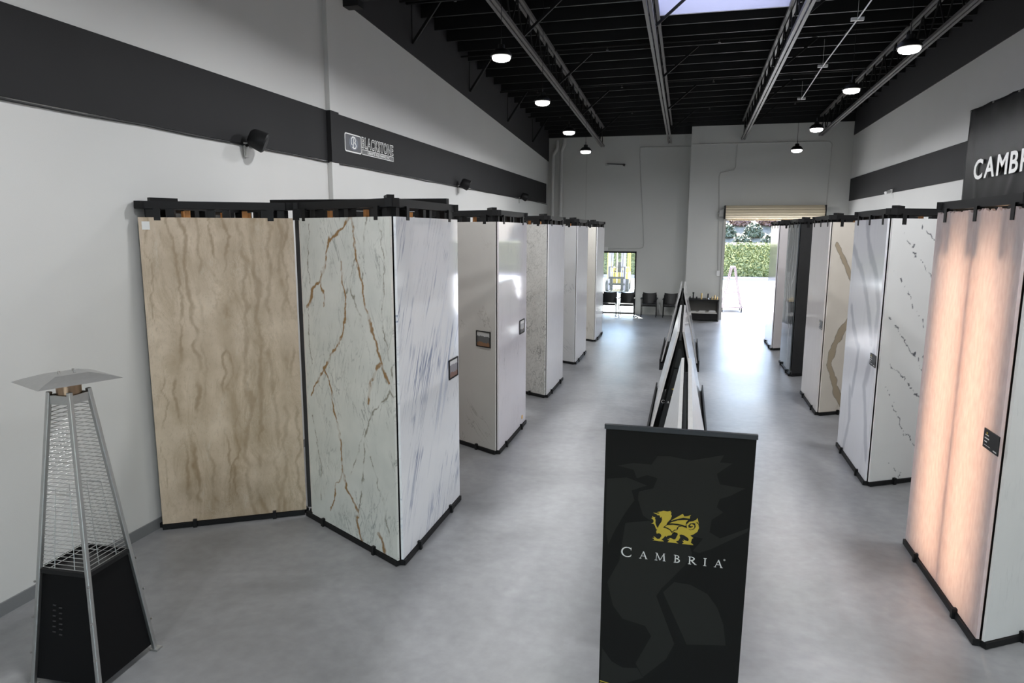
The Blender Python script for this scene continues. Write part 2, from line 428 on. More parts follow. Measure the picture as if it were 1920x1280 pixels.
for side, L_ in (('left', lampL), ('right', lampR)):
    rows = list(L_)
    for y in ((7.3, 3.4, -1.0) if side == 'left' else (7.3, 4.0, .4, -3.5)):  # only the first left lamp is known; the others are added for light
        rows.append((L_[0][0], y, 5.65))
    for i, p in enumerate(rows):
        if i < 4: lab = 'glowing round high-bay lamp ' + (wordsL if side == 'left' else wordsR)[i]
        else: lab = 'glowing round high-bay lamp out of view before the slab towers, continuing the row to add light'
        if not used: t = lamp0
        else:
            t = lamp0.copy(); COL.objects.link(t)
            for ch in lamp_parts:
                c = ch.copy(); COL.objects.link(c); c.parent = t
        used += 1
        t.location = p; t['label'] = lab
        obj('cable', MB().tube((0, 0, .24), (0, 0, zr(p[0], p[1]) + .002 - p[2]), .005, 5), M['black'], t)
        la = bpy.data.lights.new('lamp_light', 'AREA'); la.shape = 'DISK'; la.size = .26; la.energy = LAMP_W; la.color = (.96, .975, 1); la.spread = R_(180)
        lo = bpy.data.objects.new('lamp_light', la); COL.objects.link(lo); lo.location = (0, 0, -.09); lo.parent = t

# ------------------------------------------------------------------ stone slabs
def vnoise(x, y, seed):
    rs = np.random.RandomState(seed); g = rs.rand(64, 64)
    xi = np.floor(x).astype(int); yi = np.floor(y).astype(int); fx = x - xi; fy = y - yi
    fx = fx * fx * (3 - 2 * fx); fy = fy * fy * (3 - 2 * fy)
    a = g[xi % 64, yi % 64]; b = g[(xi + 1) % 64, yi % 64]; c = g[xi % 64, (yi + 1) % 64]; d = g[(xi + 1) % 64, (yi + 1) % 64]
    return (a * (1 - fx) + b * fx) * (1 - fy) + (c * (1 - fx) + d * fx) * fy
def fbm(x, y, seed, sc=1., oct=4):
    r = np.zeros_like(x); am = .5
    for k in range(oct):
        r += am * vnoise(x * sc + 17 * k, y * sc + 31 * k, seed + k); am *= .5; sc *= 2.1
    return r
def vein_field(X, Z, lines, jit=.02, jsc=9., seed=1, soft=.6):
    """lines: list of (points, width[, strength]); returns 0..1 coverage"""
    jx = X + (fbm(X, Z, seed, jsc) - .47) * jit * 2; jz = Z + (fbm(X, Z, seed + 50, jsc) - .47) * jit * 2
    out = np.zeros_like(X); wn_ = .45 + 1.1 * fbm(X, Z, seed + 90, 7.)
    for ln in lines:
        pts, wd = ln[0], ln[1]; k = ln[2] if len(ln) > 2 else 1.
        d = np.full_like(X, 9.)
        for (x0, z0), (x1, z1) in zip(pts[:-1], pts[1:]):
            dx, dz = x1 - x0, z1 - z0; l2 = dx * dx + dz * dz + 1e-9
            t = np.clip(((jx - x0) * dx + (jz - z0) * dz) / l2, 0, 1)
            d = np.minimum(d, np.hypot(jx - x0 - t * dx, jz - z0 - t * dz))
        ww = wd * wn_
        out = np.maximum(out, k * np.clip((ww * (1 + soft) - d) / (ww * soft + 1e-6), 0, 1))
    return out
ZB, ST = .06, .022
def slab(label, W, Hh, mt, loc, rotz, fields=None, step=.0125, group='stone slabs shown on the towers', chip=0, name='stone_slab'):
    nx, nz = (int(W / step), int(Hh / step)) if fields else ((60, 2) if chip else (1, 1))
    xs = np.linspace(0, W, nx + 1); zs = np.linspace(0, Hh, nz + 1)
    X, Z = np.meshgrid(xs, zs); Xf, Zf = X.ravel(), Z.ravel()
    Zg = Zf.copy()
    if chip:
        top = Zf > Hh - 1e-6; Zg[top] -= np.random.RandomState(5).rand(top.sum()) * chip
    n = len(Xf)
    v = np.zeros((2 * n, 3)); v[:n, 0] = Xf; v[:n, 2] = Zg; v[n:, 0] = Xf; v[n:, 2] = Zg; v[n:, 1] = ST
    idx = np.arange(n).reshape(nz + 1, nx + 1)
    q = np.stack([idx[:-1, :-1], idx[:-1, 1:], idx[1:, 1:], idx[1:, :-1]], -1).reshape(-1, 4)
    faces = q.tolist()
    faces.append([idx[0, 0] + n, idx[-1, 0] + n] + ([int(i) + n for i in idx[-1, 1:]] if chip else [idx[-1, -1] + n]) + [idx[0, -1] + n])
    lf = [int(i) for i in idx[:, 0]]; rg = [int(i) for i in idx[:, -1]]; bt = [int(i) for i in idx[0]]; tp = [int(i) for i in idx[-1]]
    faces.append(lf[::-1] + [lf[0] + n, lf[-1] + n][0:2] if False else [*lf, lf[-1] + n, lf[0] + n])
    faces.append([*rg[::-1], rg[0] + n, rg[-1] + n])
    faces.append([*bt[::-1], bt[0] + n, bt[-1] + n])
    if chip:
        for a, b in zip(tp[:-1], tp[1:]): faces.append([a, b, b + n, a + n])
    else:
        faces.append([*tp, tp[-1] + n, tp[0] + n])
    used_v = sorted({i for f in faces for i in f}); mp = {o: k for k, o in enumerate(used_v)}
    me = bpy.data.meshes.new(name)
    me.from_pydata(v[used_v].tolist(), [], [[mp[i] for i in f] for f in faces])
    if fields:
        full = np.arange(2 * n)
        for an, fn in fields.items():
            val = fn(Xf, Zf); val = np.concatenate([val, np.zeros(n)])[used_v]
            at = me.attributes.new(an, 'FLOAT', 'POINT'); at.data.foreach_set('value', val.astype(np.float32))
    me.update()
    o = link(name, me, mt, None, loc, (0, 0, rotz))
    return tag(o, label, 'slab', group)

HS = 3.16
# --- slab finishes
M['beige'] = slab_mat('beige_travertine', (.66, .54, .405), .35, ((.49, .39, .28), 3.2, .9), [
    dict(ang=3, sx=4.2, sz=1.1, kind='band', lo=.48, hi=.64, col=(.37, .275, .17), k=.65, detail=12, nr=.74, dist=1.2),
    dict(ang=-4, sx=6, sz=1.8, kind='band', lo=.57, hi=.68, col=(.68, .63, .53), k=.6, detail=12, nr=.75, off=14),
    dict(ang=10, sx=12, sz=8, kind='ridge', w=.03, col=(.64, .56, .44), k=.55, detail=10, nr=.72, dist=1.5, off=5, gate=2.5),
    dict(ang=0, sx=30, sz=16, kind='band', lo=.52, hi=.7, col=(.31, .235, .155), k=.5, detail=10, nr=.75, off=9)],
    [('vein_soft', (.34, .25, .15), .6), ('vein_thin', (.27, .185, .10), .7)])
M['gold_vein'] = slab_mat('gold_vein_marble', (.70, .70, .65), .2, ((.58, .595, .555), 3.0, .8), [
    dict(ang=-8, sx=7, sz=1.3, kind='ridge', w=.012, col=(.22, .23, .21), k=.55, detail=6, dist=.5, gate=1.7),
    dict(ang=22, sx=6, sz=1.2, kind='ridge', w=.012, col=(.20, .21, .19), k=.7, detail=6, dist=.4, off=6, gate=1.9), dict(ang=-20, sx=9, sz=1.6, kind='ridge', w=.016, col=(.24, .26, .24), k=.6, detail=8, dist=.5, off=11, gate=1.4)],
    [('vein_thin', (.17, .15, .10), .75), ('vein_gold', (.27, .145, .045), .95)])
M['blue_vein'] = slab_mat('blue_vein_marble', (.86, .87, .89), .06, ((.78, .80, .84), 2.0, .6), [
    dict(ang=-24, sx=7.5, sz=.55, kind='ridge', w=.028, col=(.07, .12, .28), k=.9, detail=7, dist=.35, gate=1.5),
    dict(ang=-24, sx=4.5, sz=.45, kind='band', lo=.58, hi=.72, col=(.25, .32, .50), k=.65, detail=9, dist=.4, off=4),
    dict(ang=-26, sx=16, sz=.9, kind='ridge', w=.018, col=(.25, .28, .36), k=.5, detail=6, off=9, gate=2.2)])
M['warm_grey'] = slab_mat('warm_grey_quartz', (.55, .53, .50), .14, ((.51, .485, .455), 2, .6), [
    dict(ang=30, sx=2.2, sz=.8, kind='ridge', w=.008, col=(.25, .22, .19), k=.5, detail=6, dist=.6, gate=1.4)])
M['lavender'] = slab_mat('pale_lavender_quartz', (.76, .73, .765), .06, ((.70, .67, .71), 2, .6), [
    dict(ang=-10, sx=9, sz=1.0, kind='ridge', w=.012, col=(.36, .34, .38), k=.5, detail=6, dist=.5, gate=2)])
M['speckle'] = slab_mat('grey_netted_quartz', (.68, .67, .64), .25, ((.60, .59, .56), 4, .6), [
    dict(ang=15, sx=8, sz=5, kind='ridge', w=.035, col=(.18, .18, .17), k=.8, detail=6, dist=1.2, gate=2.2),
    dict(ang=-30, sx=16, sz=9, kind='ridge', w=.025, col=(.25, .25, .24), k=.5, detail=6, dist=1., off=7)])
M['white_quartz'] = slab_mat('plain_white_quartz', (.84, .83, .85), .14, ((.79, .78, .80), 5, .6))
M['pale_grey'] = slab_mat('pale_grey_quartz', (.64, .64, .64), .14, ((.60, .60, .60), 2, .6), [
    dict(ang=35, sx=2.2, sz=.8, kind='ridge', w=.010, col=(.36, .36, .37), k=.6, detail=6, dist=.6, gate=1.6)])
M['cream'] = slab_mat('cream_quartz', (.70, .67, .61), .16, ((.63, .60, .54), 2, .6), [
    dict(ang=25, sx=3, sz=1., kind='ridge', w=.012, col=(.38, .34, .27), k=.6, detail=6, dist=.6, gate=1.6)])
M['off_white'] = slab_mat('off_white_quartz', (.72, .715, .70), .3, ((.66, .655, .64), 3, .6), [
    dict(ang=3, sx=22, sz=1.6, kind='ridge', w=.02, col=(.40, .40, .40), k=.35, detail=6, gate=2.)])
M['fine_line'] = slab_mat('cream_linear_quartz', (.80, .76, .73), .10, ((.75, .71, .68), 2, .6), [
    dict(ang=1, sx=40, sz=.5, kind='band', lo=.5, hi=.8, col=(.66, .62, .59), k=.6, detail=4)])
M['swoop'] = slab_mat('white_swoop_quartz', (.82, .82, .85), .14, ((.77, .77, .80), 2, .5), [
    dict(ang=-6, sx=6, sz=.6, kind='band', lo=.55, hi=.8, col=(.66, .66, .71), k=.5, detail=6, dist=.6)],
    [('vein_soft', (.40, .40, .46), .6)])
M['dotted'] = slab_mat('white_dotted_vein_quartz', (.78, .775, .765), .16, ((.74, .735, .725), 3, .5), [], [('vein_thin', (.10, .105, .12), .95)])
M['tan_vein'] = slab_mat('cream_tan_vein_quartz', (.74, .68, .60), .2, ((.68, .62, .545), 3, .6), [
    dict(ang=-20, sx=5, sz=1.2, kind='band', lo=.62, hi=.75, col=(.48, .40, .30), k=.4, detail=7)],
    [('vein_edge', (.16, .13, .08), .8), ('vein_gold', (.42, .34, .24), .95)])
M['charcoal_wave'] = slab_mat('charcoal_wave_quartz', (.085, .095, .10), .05, ((.06, .07, .075), 2, .6), [], [('vein_thin', (.55, .56, .56), .75)])
M['black_stone'] = slab_mat('black_quartz', (.016, .016, .017), .3, ((.024, .024, .025), 8, .6))
M['mauve'] = slab_mat('pale_mauve_quartz', (.66, .62, .62), .18, ((.60, .565, .565), 3, .6))

# back-lit onyx: translucent stone, the light comes from LED tubes inside its tower
def onyx_mat():
    m, N, L, P = newmat('translucent_onyx')
    tc = N.new('ShaderNodeTexCoord')
    nz = N.new('ShaderNodeTexNoise'); nz.inputs['Scale'].default_value = 26; nz.inputs['Detail'].default_value = 7
    mp = N.new('ShaderNodeMapping'); mp.inputs['Scale'].default_value = (1, 1, .35)
    L.new(tc.outputs['Object'], mp.inputs[0]); L.new(mp.outputs[0], nz.inputs['Vector'])
    cr = N.new('ShaderNodeValToRGB'); e = cr.color_ramp.elements
    e[0].position = .3; e[0].color = (.78, .69, .69, 1); e[1].position = .75; e[1].color = (.92, .85, .845, 1)
    L.new(nz.outputs['Fac'], cr.inputs[0]); L.new(cr.outputs[0], P.inputs['Base Color'])
    P.inputs['Roughness'].default_value = .3
    tr = N.new('ShaderNodeBsdfTranslucent'); L.new(cr.outputs[0], tr.inputs[0])
    mx = N.new('ShaderNodeMixShader'); mx.inputs[0].default_value = .5
    L.new(P.outputs[0], mx.inputs[1]); L.new(tr.outputs[0], mx.inputs[2]); L.new(mx.outputs[0], N['Material Output'].inputs[0])
    return m
M['onyx'] = onyx_mat()

# --- traced veins (metres on the slab: x along, z up)
GOLD = [([(1.06,3.175),(.974,3.13),(.856,3.046),(.72,2.974),(.642,2.926),(.611,2.788),(.514,2.63),(.461,2.545),(.324,2.428),(.197,2.266)], .013),
        ([(.461,2.545),(.501,2.456),(.514,2.291)], .007),
        ([(1.06,3.175),(1.09,2.985),(1.119,2.772),(1.191,2.591),(1.223,2.439),(1.293,2.229),(1.376,2.052),(1.461,1.908),(1.483,1.818),(1.566,1.676)], .013),
        ([(.851,2.748),(.867,2.543),(.917,2.418),(.89,2.208),(.804,2.004),(.644,1.852),(.476,1.676),(.334,1.498),(.188,1.332)], .010),
        ([(.462,1.686),(.572,1.532),(.638,1.24),(.726,1.029),(.742,.764),(.752,.651)], .011), ([(.752,.651),(.6,.415),(.494,.144)], .006),
        ([(.751,.631),(.809,.492),(.919,.387),(.994,.293),(1.002,.141),(1.043,0)], .014),
        ([(1.47,1.86),(1.405,1.80),(1.31,1.648),(1.255,1.445)], .016), ([(1.345,.156),(1.418,.105),(1.443,.002)], .022)]
GTHIN = [([(1.119,2.772),(.983,2.58),(.932,2.435)], .008), ([(.983,2.58),(1.084,2.383),(1.182,2.171)], .007), ([(1.299,3.164),(1.244,2.851),(1.205,2.607)], .009),
         ([(1.642,1.818),(1.579,1.614),(1.417,1.439),(1.231,1.244),(1.174,1.015),(1.129,.746),(1.086,.51),(.994,.293)], .008), ([(1.181,1.162),(.884,.646)], .006),
         ([(1.462,1.826),(1.594,1.625),(1.632,1.547)], .009), ([(.2,2.266),(.19,1.9),(.25,1.7)], .005), ([(1.5,3.1),(1.56,2.7),(1.5,2.3),(1.58,1.9)], .006),
         ([(.3,3.1),(.25,2.7),(.33,2.3)], .005), ([(1.25,.9),(1.45,.5),(1.55,.1)], .006), ([(.2,1.1),(.33,.6),(.3,.2)], .005)]
DOT = [[(.389,3.172),(.536,3.019),(.679,2.926),(.811,2.821),(1.1,2.6),(1.5,2.25)], [(.188,3.038),(.306,2.896),(.413,2.751),(.533,2.625),(.682,2.476),(.802,2.368),(1.2,1.95)],
       [(.084,2.609),(.213,2.483),(.32,2.335),(.436,2.121),(.557,1.99),(.658,1.814),(.714,1.681)], [(.085,2.026),(.257,1.872),(.41,1.672),(.55,1.493),(.666,1.311),(.795,1.138),(1.2,.8)],
       [(.087,1.536),(.347,1.306),(.525,1.142),(.665,.978),(.778,.836),(1.2,.3)], [(.125,1.188),(.218,1.051),(.304,.869),(.391,.684),(.575,.49),(.787,.312)],
       [(.625,1.533),(.806,1.59),(1.2,1.8)], [(.256,.222),(.467,.02)]]
SWOOP = [([(.686,3.194),(.891,2.86),(1.352,2.509),(1.595,2.148),(1.55,1.802),(1.541,1.586)], .05), ([(.079,2.819),(.642,2.511),(1.036,2.178),(1.266,1.893),(1.419,1.696)], .045),
         ([(.214,2.001),(.401,1.78),(.795,1.528),(.75,1.236),(.616,.894)], .04), ([(1.39,1.405),(1.228,1.102),(1.456,.705),(1.6,.3)], .045), ([(.5,.9),(.6,.5),(.4,.05)], .04)]
TAN = [([(.085,2.848),(.186,2.69),(.328,2.486),(.499,2.177),(.7,1.9)], .03), ([(.7,1.95),(.574,1.775),(.496,1.658),(.389,1.482),(.266,1.276),(.164,1.04),(.13,.83),(.224,.582),(.315,.362),(.466,.104)], .05),
       ([(.444,3.15),(.47,2.95),(.52,2.7)], .03)]
WAVE = [([(.38,3.15),(.2,2.8),(.12,2.3),(.6,1.85),(.68,1.41),(1.1,.85),(1.2,.1)], .018), ([(.72,3.15),(.95,2.8),(.68,2.35),(.62,1.97),(1.0,1.6),(1.25,1.17),(1.1,.6)], .018),
        ([(.1,3.15),(.03,2.6),(.26,2.0),(.3,1.5)], .016), ([(1.53,3.15),(1.6,2.68),(1.55,2.24),(1.12,1.88),(1.5,1.5),(1.45,1.0)], .016), ([(1.1,3.15),(1.2,2.6),(1.0,2.1),(1.3,1.6)], .014)]
vn = lambda lines, **k: (lambda X, Z: vein_field(X, Z, lines, **k))
rsb = np.random.RandomState(11)
BL = []
for x_ in (.10, .27, .36, .52, .63, .75, .90, 1.05, 1.17, 1.28, 1.37):
    z_ = 3.2; pts_ = []
    xx = x_
    while z_ > -.1:
        pts_.append((xx, z_)); z_ -= .12; xx += rsb.uniform(-.035, .035) + (x_ - xx) * .12
    BL.append((pts_, rsb.uniform(.004, .011), rsb.uniform(.5, 1.)))
def beige_lines(X, Z): return vein_field(X, Z, BL, jit=.05, jsc=7, seed=15, soft=2.) * np.clip((fbm(X, Z, 33, 3.) - .33) * 5, 0, 1)
def beige_soft(X, Z): return vein_field(X, Z, [(p, .03, k) for p, w_, k in BL[1::2]], jit=.06, jsc=5, seed=18, soft=3.) * np.clip((fbm(X, Z, 35, 2.2) - .3) * 4, 0, 1)
def dotted(X, Z):
    a = vein_field(X, Z, [(l, .006) for l in DOT], jit=.06, jsc=11, seed=4)
    return a * np.clip((fbm(X, Z, 77, 24., 3) - .40) * 14, 0, 1)

# ------------------------------------------------------------------ display towers (triangular steel stands)
def tower(A, B, Cc, label, group, clips):
    """A, B, Cc: corners on the floor; local frame at A (world-aligned)"""
    t = thing('display_tower', label, 'display stand', (A[0], A[1], 0), 0, group)
    P = [Vector((p[0] - A[0], p[1] - A[1], 0)) for p in (A, B, Cc)]
    cen = (P[0] + P[1] + P[2]) / 3
    up = Vector((0, 0, 1))
    for i in range(3):
        p, q = P[i], P[(i + 1) % 3]
        d = (q - p).normalized(); n = d.cross(up); n = n if n.dot((p + q) / 2 - cen) > 0 else -n
        obj('base_rail', MB().bar(p + n * .012 + up * .03, q + n * .012 + up * .03, .075, .05), M['black'], t)
        obj('top_beam', MB().bar(p - n * .02 + up * 3.34 - d * .03, q - n * .02 + up * 3.34 + d * .03, .07, .075), M['black'], t)
        # backing board and studs behind the slab
        obj('backing_board', MB().bar(p - n * .05 + d * .1 + up * 1.62, q - n * .05 - d * .1 + up * 1.62, .015, 3.1), M['ply'] , t)
        L_ = (q - p).length
        for f in (.3, .68):
            c = p + d * L_ * f - n * .09
            obj('stud', MB().bar(c + up * .06, c + up * 3.29, .03, .05, up=d), M['wood'], t)
        for f in (.07, .2, .46, .56, .82, .93):
            c = p + d * L_ * f - n * .045
            obj('post', MB().bar(c + up * 2.9, c + up * 3.30, .09, .07, up=d), M['black'], t)
        if i in clips:
            for f in clips[i]:
                c = p + d * L_ * f
                obj('top_clip', MB().bar(c + n * .03 + up * 3.19, c + n * .03 + up * 3.31, .06, .014, up=n).bar(c - n * .02 + up * 3.30, c + n * .036 + up * 3.30, .06, .03), M['black'], t)
            for f in (.22, .78):
                c = p + d * L_ * f + n * .05
                obj('bottom_clip', MB().bar(c + up * .0, c + up * .085, .035, .04, up=n), M['black'], t)
    for i in range(3):
        pc = P[i] + (cen - P[i]).normalized() * .14
        obj('corner_post', MB().bar(pc + up * 0.0, pc + up * 3.30, .07, .07), M['black'], t)
    # loose packing block lying across the beams
    obj('end_block', MB().bar(P[0] + (cen - P[0]) * .12 + up * 3.395, P[0] + (cen - P[0]) * .42 + up * 3.395, .065, .035), M['black'], t)
    return t

W = 1.65
s30, c30 = .5, .8660254
LROW = [5.59, 8.95, 12.38, 15.78, 19.28]
XA = -2.49
lab_n = [('gold_vein', 'tall pale stone slab with branching golden brown veins'), ('warm_grey', 'tall warm grey slab with faint veins and a framed photo on it'),
         ('speckle', 'tall slab with a dense network of fine grey veins'), ('pale_grey', 'tall plain pale grey slab with a faint diagonal vein'), ('cream', 'tall cream slab with faint tan veins on the tower closest to the glazed exit')]
lab_a = [('blue_vein', 'tall polished white slab with slanting blue streaks and a framed photo'), ('lavender', 'tall polished pale lavender slab mirroring daylight, framed photo near its edge'),
         ('white_quartz', 'tall plain white slab on the tower with the grey netted slab'), ('white_quartz', 'tall plain white slab on the tower with the pale grey slab'), ('white_quartz', 'tall plain white slab on the tower closest to the glazed exit')]
for i, y in enumerate(LROW):
    A = (XA, y); B = (XA, y + W); Cc = (XA - W * c30, y + W / 2)
    side = ['holding the gold-veined and blue-streaked slabs', 'holding the warm grey and lavender slabs', 'holding the grey netted slab', 'holding the pale grey slab', 'closest to the glazed exit'][i]
    TF = tower(A, B, Cc, 'triangular black steel display tower ' + side, 'slab display towers', {0: (.16, .84), 2: (.12, .88)})
    if i == 0: obj('gusset_plate', MB().box(-.01, .09, -.06, .03, 3.2, 3.31), M['black'], TF, loc=(-W * c30, W / 2, 0))
    mk, lb = lab_n[i]
    org = (A[0] - W * c30 - .012, A[1] + W / 2 - .035, ZB)
    k0 = .11 if i == 0 else 0
    org = (org[0] + k0 * c30, org[1] - k0 * s30, ZB)
    slab(lb, W - k0, HS, M[mk], org, R_(-30), fields=dict(vein_gold=lambda X, Z: vein_field(X + .11, Z, GOLD, jit=.045, jsc=11, seed=2) * np.clip((fbm(X, Z, 61, 11.) - .25) * 4.5, .25, 1),
         vein_thin=lambda X, Z: vein_field(X + .11, Z, GTHIN, jit=.045, jsc=11, seed=8) * np.clip((fbm(X, Z, 71, 9.) - .3) * 5, .1, 1)) if i == 0 else None, step=.008)
    mk, lb = lab_a[i]
    slab(lb, W, HS, M[mk], (A[0] + .03, A[1], ZB), R_(90))
# wall-side towers of the first bays: the beige slab leans there
for i, y in enumerate(LROW[:2]):
    apex = (XA - W * c30 - .08, y + W / 2 + .02)
    A = (XL + .06, y + .12); B = apex; Cc = (XL + .06, y + .12 + W)
    TW1 = tower(A, B, Cc, 'triangular black steel stand against the wall ' + ('behind the beige travertine slab' if i == 0 else 'in the bay behind the warm grey slab'), 'wall-side display stands', {0: (.12, .86)})
    d = Vector((B[0] - A[0], B[1] - A[1], 0)).normalized(); ang = math.atan2(d.y, d.x); n = Vector((d.y, -d.x, 0))
    if i == 0:
        slab('tall beige travertine slab with wavy brown vertical veins against the wall', 1.44, HS, M['beige'], (A[0] + n.x * .035, A[1] + n.y * .035, ZB), ang, fields=dict(vein_thin=beige_lines, vein_soft=beige_soft))
        tag(obj('price_sticker', MB().box(.03, .1, -.002, 0, HS - .12, HS - .04), M['white_print'], loc=(A[0] + n.x * .036, A[1] + n.y * .036, ZB), rot=(0, 0, ang)), 'small white sticker in the top corner of the beige slab', 'sticker')
        p0 = Vector((A[0], A[1], 0)) + d * 1.455
        tag(obj('steel_panel', MB().box(0, .17, 0, .01, .06, 3.22), M['steel_dark'], loc=(p0.x - n.x * .03, p0.y - n.y * .03, 0), rot=(0, 0, R_(8))), 'narrow dark steel cover panel between the beige and gold-veined slabs', 'panel')
        slab('narrow cream slab tucked behind the edge of the gold-veined slab', .16, HS, M['cream'], (XA - W * c30 - .012 + .05 * c30 + .012, y + W / 2 - .035 - .05 * s30 + .022, ZB), R_(-30), group=None)
        # long beams tying the stands to the tower tops
        tag(obj('tie_beam', MB().box(XL + .5, XA - .1, y + W + .02, y + W + .1, 3.385, 3.45), M['black']), 'long black beam lying across the tops of the first stands', 'beam')
    else:
        slab('plain pale slab against the wall behind the warm grey slab', 1.48, HS, M['white_quartz'], (A[0] + n.x * .035, A[1] + n.y * .035, ZB), ang)

RROW = [5.51, 8.96, 12.37, 15.68, 19.12]
XB = 2.27
rn = [('off_white', 'tall off-white slab with faint grey flecks beside the backlit onyx'), ('dotted', 'tall white slab with broken dark diagonal veins'), ('tan_vein', 'tall cream slab with bold tan river veins'),
      ('black_stone', 'tall plain black slab'), ('mauve', 'tall pale mauve slab on the tower beside the roller door')]
ra = [('onyx', 'tall pinkish onyx slab glowing from warm backlight'), ('swoop', 'tall white slab with soft grey sweeping bands'), ('fine_line', 'tall cream slab with fine straight vertical lines'),
      ('charcoal_wave', 'tall polished charcoal slab with white wavy lines'), ('lavender', 'tall polished pale slab mirroring the open roller doorway')]
rf_n = {1: dict(vein_thin=dotted), 2: dict(vein_gold=vn(TAN, jit=.03, jsc=5, seed=12, soft=.15), vein_edge=vn([(l, w_ + .012) for l, w_ in TAN], jit=.03, jsc=5, seed=12, soft=.12))}
rf_a = {1: dict(vein_soft=vn(SWOOP, jit=.03, jsc=3, seed=21, soft=1.2)), 3: dict(vein_thin=vn(WAVE, jit=.03, jsc=3, seed=31, soft=.8))}
for i, y in enumerate(RROW):
    Wa = 1.78 if i == 0 else W
    A = (XB, y); B = (XB, y + Wa); Cc = (XB + W * c30, y + Wa / 2)
    side = ['holding the backlit onyx slab', 'holding the dotted-vein and sweeping-band slabs', 'holding the tan-veined slab', 'holding the black and charcoal slabs', 'beside the roller door'][i]
    tower(A, B, Cc, 'triangular black steel display tower ' + side, 'slab display towers', {0: (.12, .5, .88), 2: (.1, .5, .9)})
    ang = math.atan2(Cc[1] - A[1], Cc[0] - A[0])
    mk, lb = rn[i]
    slab(lb, W, HS + .04, M[mk], (A[0] + .015, A[1] - .03, ZB), ang, fields=rf_n.get(i), step=.008)
    mk, lb = ra[i]
    slab(lb, Wa, HS + (.07 if i == 0 else .04), M[mk], (A[0] - .03, A[1] + Wa, ZB), R_(-90), fields=rf_a.get(i), chip=.03 if i == 0 else 0)

# remove backing board + middle studs in front of the LEDs of the backlit tower, add LED tubes
tw = [o for o in bpy.data.objects if o.get('label') == 'triangular black steel display tower holding the backlit onyx slab'][0]
first_board = True
for ch in list(tw.children):
    if ch.name.startswith('backing_board') and first_board:
        bpy.data.objects.remove(ch); first_board = False
    elif ch.name.startswith('backing_board'):
        ch.data.materials[0] = M['white']
ns = 0
for ch in list(tw.children):
    if ch.name.startswith('stud'):
        ns += 1
        if ns <= 2: bpy.data.objects.remove(ch)
obj('stud', MB().box(.0, .14, .86, .91, .06, 3.28), M['wood'], tw)
M['led'] = mat('warm_led', (1, .8, .5), .5, emit=(1, .77, .52), estr=8)
led = tw
for yy in (.50, .66, 1.12, 1.28):
    obj('light_tube', MB().tube((.22, yy, .12), (.22, yy, 3.0), .03, 8), M['led'], led)
for z_ in (.1, 2.95): obj('tube_rail', MB().box(.25, .28, .42, 1.36, z_, z_ + .06), M['white'], led)

# ------------------------------------------------------------------ framed photos and name plates on the slabs
def photo_mat(name, c1, c2, c3):
    m, N, L, P = newmat(name)
    tc = N.new('ShaderNodeTexCoord'); sp = N.new('ShaderNodeSeparateXYZ'); L.new(tc.outputs['Object'], sp.inputs[0])
    nz = N.new('ShaderNodeTexNoise'); nz.inputs['Scale'].default_value = 22; L.new(tc.outputs['Object'], nz.inputs['Vector'])
    ad = N.new('ShaderNodeMath'); ad.operation = 'MULTIPLY_ADD'; ad.inputs[1].default_value = .09; L.new(nz.outputs['Fac'], ad.inputs[0]); L.new(sp.outputs['Z'], ad.inputs[2])
    mr = N.new('ShaderNodeMapRange'); mr.inputs[1].default_value = .0; mr.inputs[2].default_value = .24; L.new(ad.outputs[0], mr.inputs[0])
    cr = N.new('ShaderNodeValToRGB'); cr.color_ramp.interpolation = 'CONSTANT'; e = cr.color_ramp.elements
    e[0].position = 0; e[0].color = (*c1, 1); e[1].position = .45; e[1].color = (*c2, 1)
    k = e.new(.82); k.color = (*c3, 1)
    L.new(mr.outputs[0], cr.inputs[0]); L.new(cr.outputs[0], P.inputs['Base Color']); P.inputs['Roughness'].default_value = .3
    return m
def framed(label, loc, rotz, mt, wd=.28, ht=.215):
    t = thing('framed_photo', label, 'picture', loc, rotz, 'framed photos fixed to slabs')
    b = .014
    obj('frame', MB().box(0, wd, -.012, 0, 0, b).box(0, wd, -.012, 0, ht - b, ht).box(0, b, -.012, 0, b, ht - b).box(wd - b, wd, -.012, 0, b, ht - b), M['black'], t)
    obj('photo', MB().box(b, wd - b, -.006, 0, b, ht - b), mt, t)
    return t
pm1 = photo_mat('photo_kitchen_brown', (.20, .09, .06), (.25, .24, .26), (.7, .7, .7))
pm2 = photo_mat('photo_kitchen_dark', (.22, .11, .05), (.10, .10, .10), (.5, .5, .5))
pm3 = photo_mat('photo_white_room', (.10, .10, .10), (.5, .5, .5), (.8, .8, .8))
framed('black framed kitchen photo on the blue-streaked slab', (XA + .031, 6.90, 1.50), R_(90), pm1, .29)
framed('black framed white room photo on the lavender slab', (XA + .031, 10.14, 1.53), R_(90), pm3, .31)
dn = Vector((-s30, -c30, 0)); A2 = Vector((XA, 8.95, 0)) + Vector((-.012 + 0, -.035, 0)) 
u2 = Vector((c30, -s30, 0)); o2 = Vector((XA - W * c30 - .012, 8.95 + W / 2 - .035, 0)) + u2 * (W - .37)
framed('black framed dark kitchen photo on the warm grey slab', (o2.x + dn.x * .001, o2.y + dn.y * .001, 1.505), R_(-30), pm2, .285, .225)
tag(obj('round_sticker', MB().tube((0, 0, 0), (.002, 0, 0), .035, 14), mat('orange_sticker', (.85, .45, .04), .5), loc=(XA + .031, 10.35, .17)), 'small orange round sticker low on the lavender slab', 'sticker')

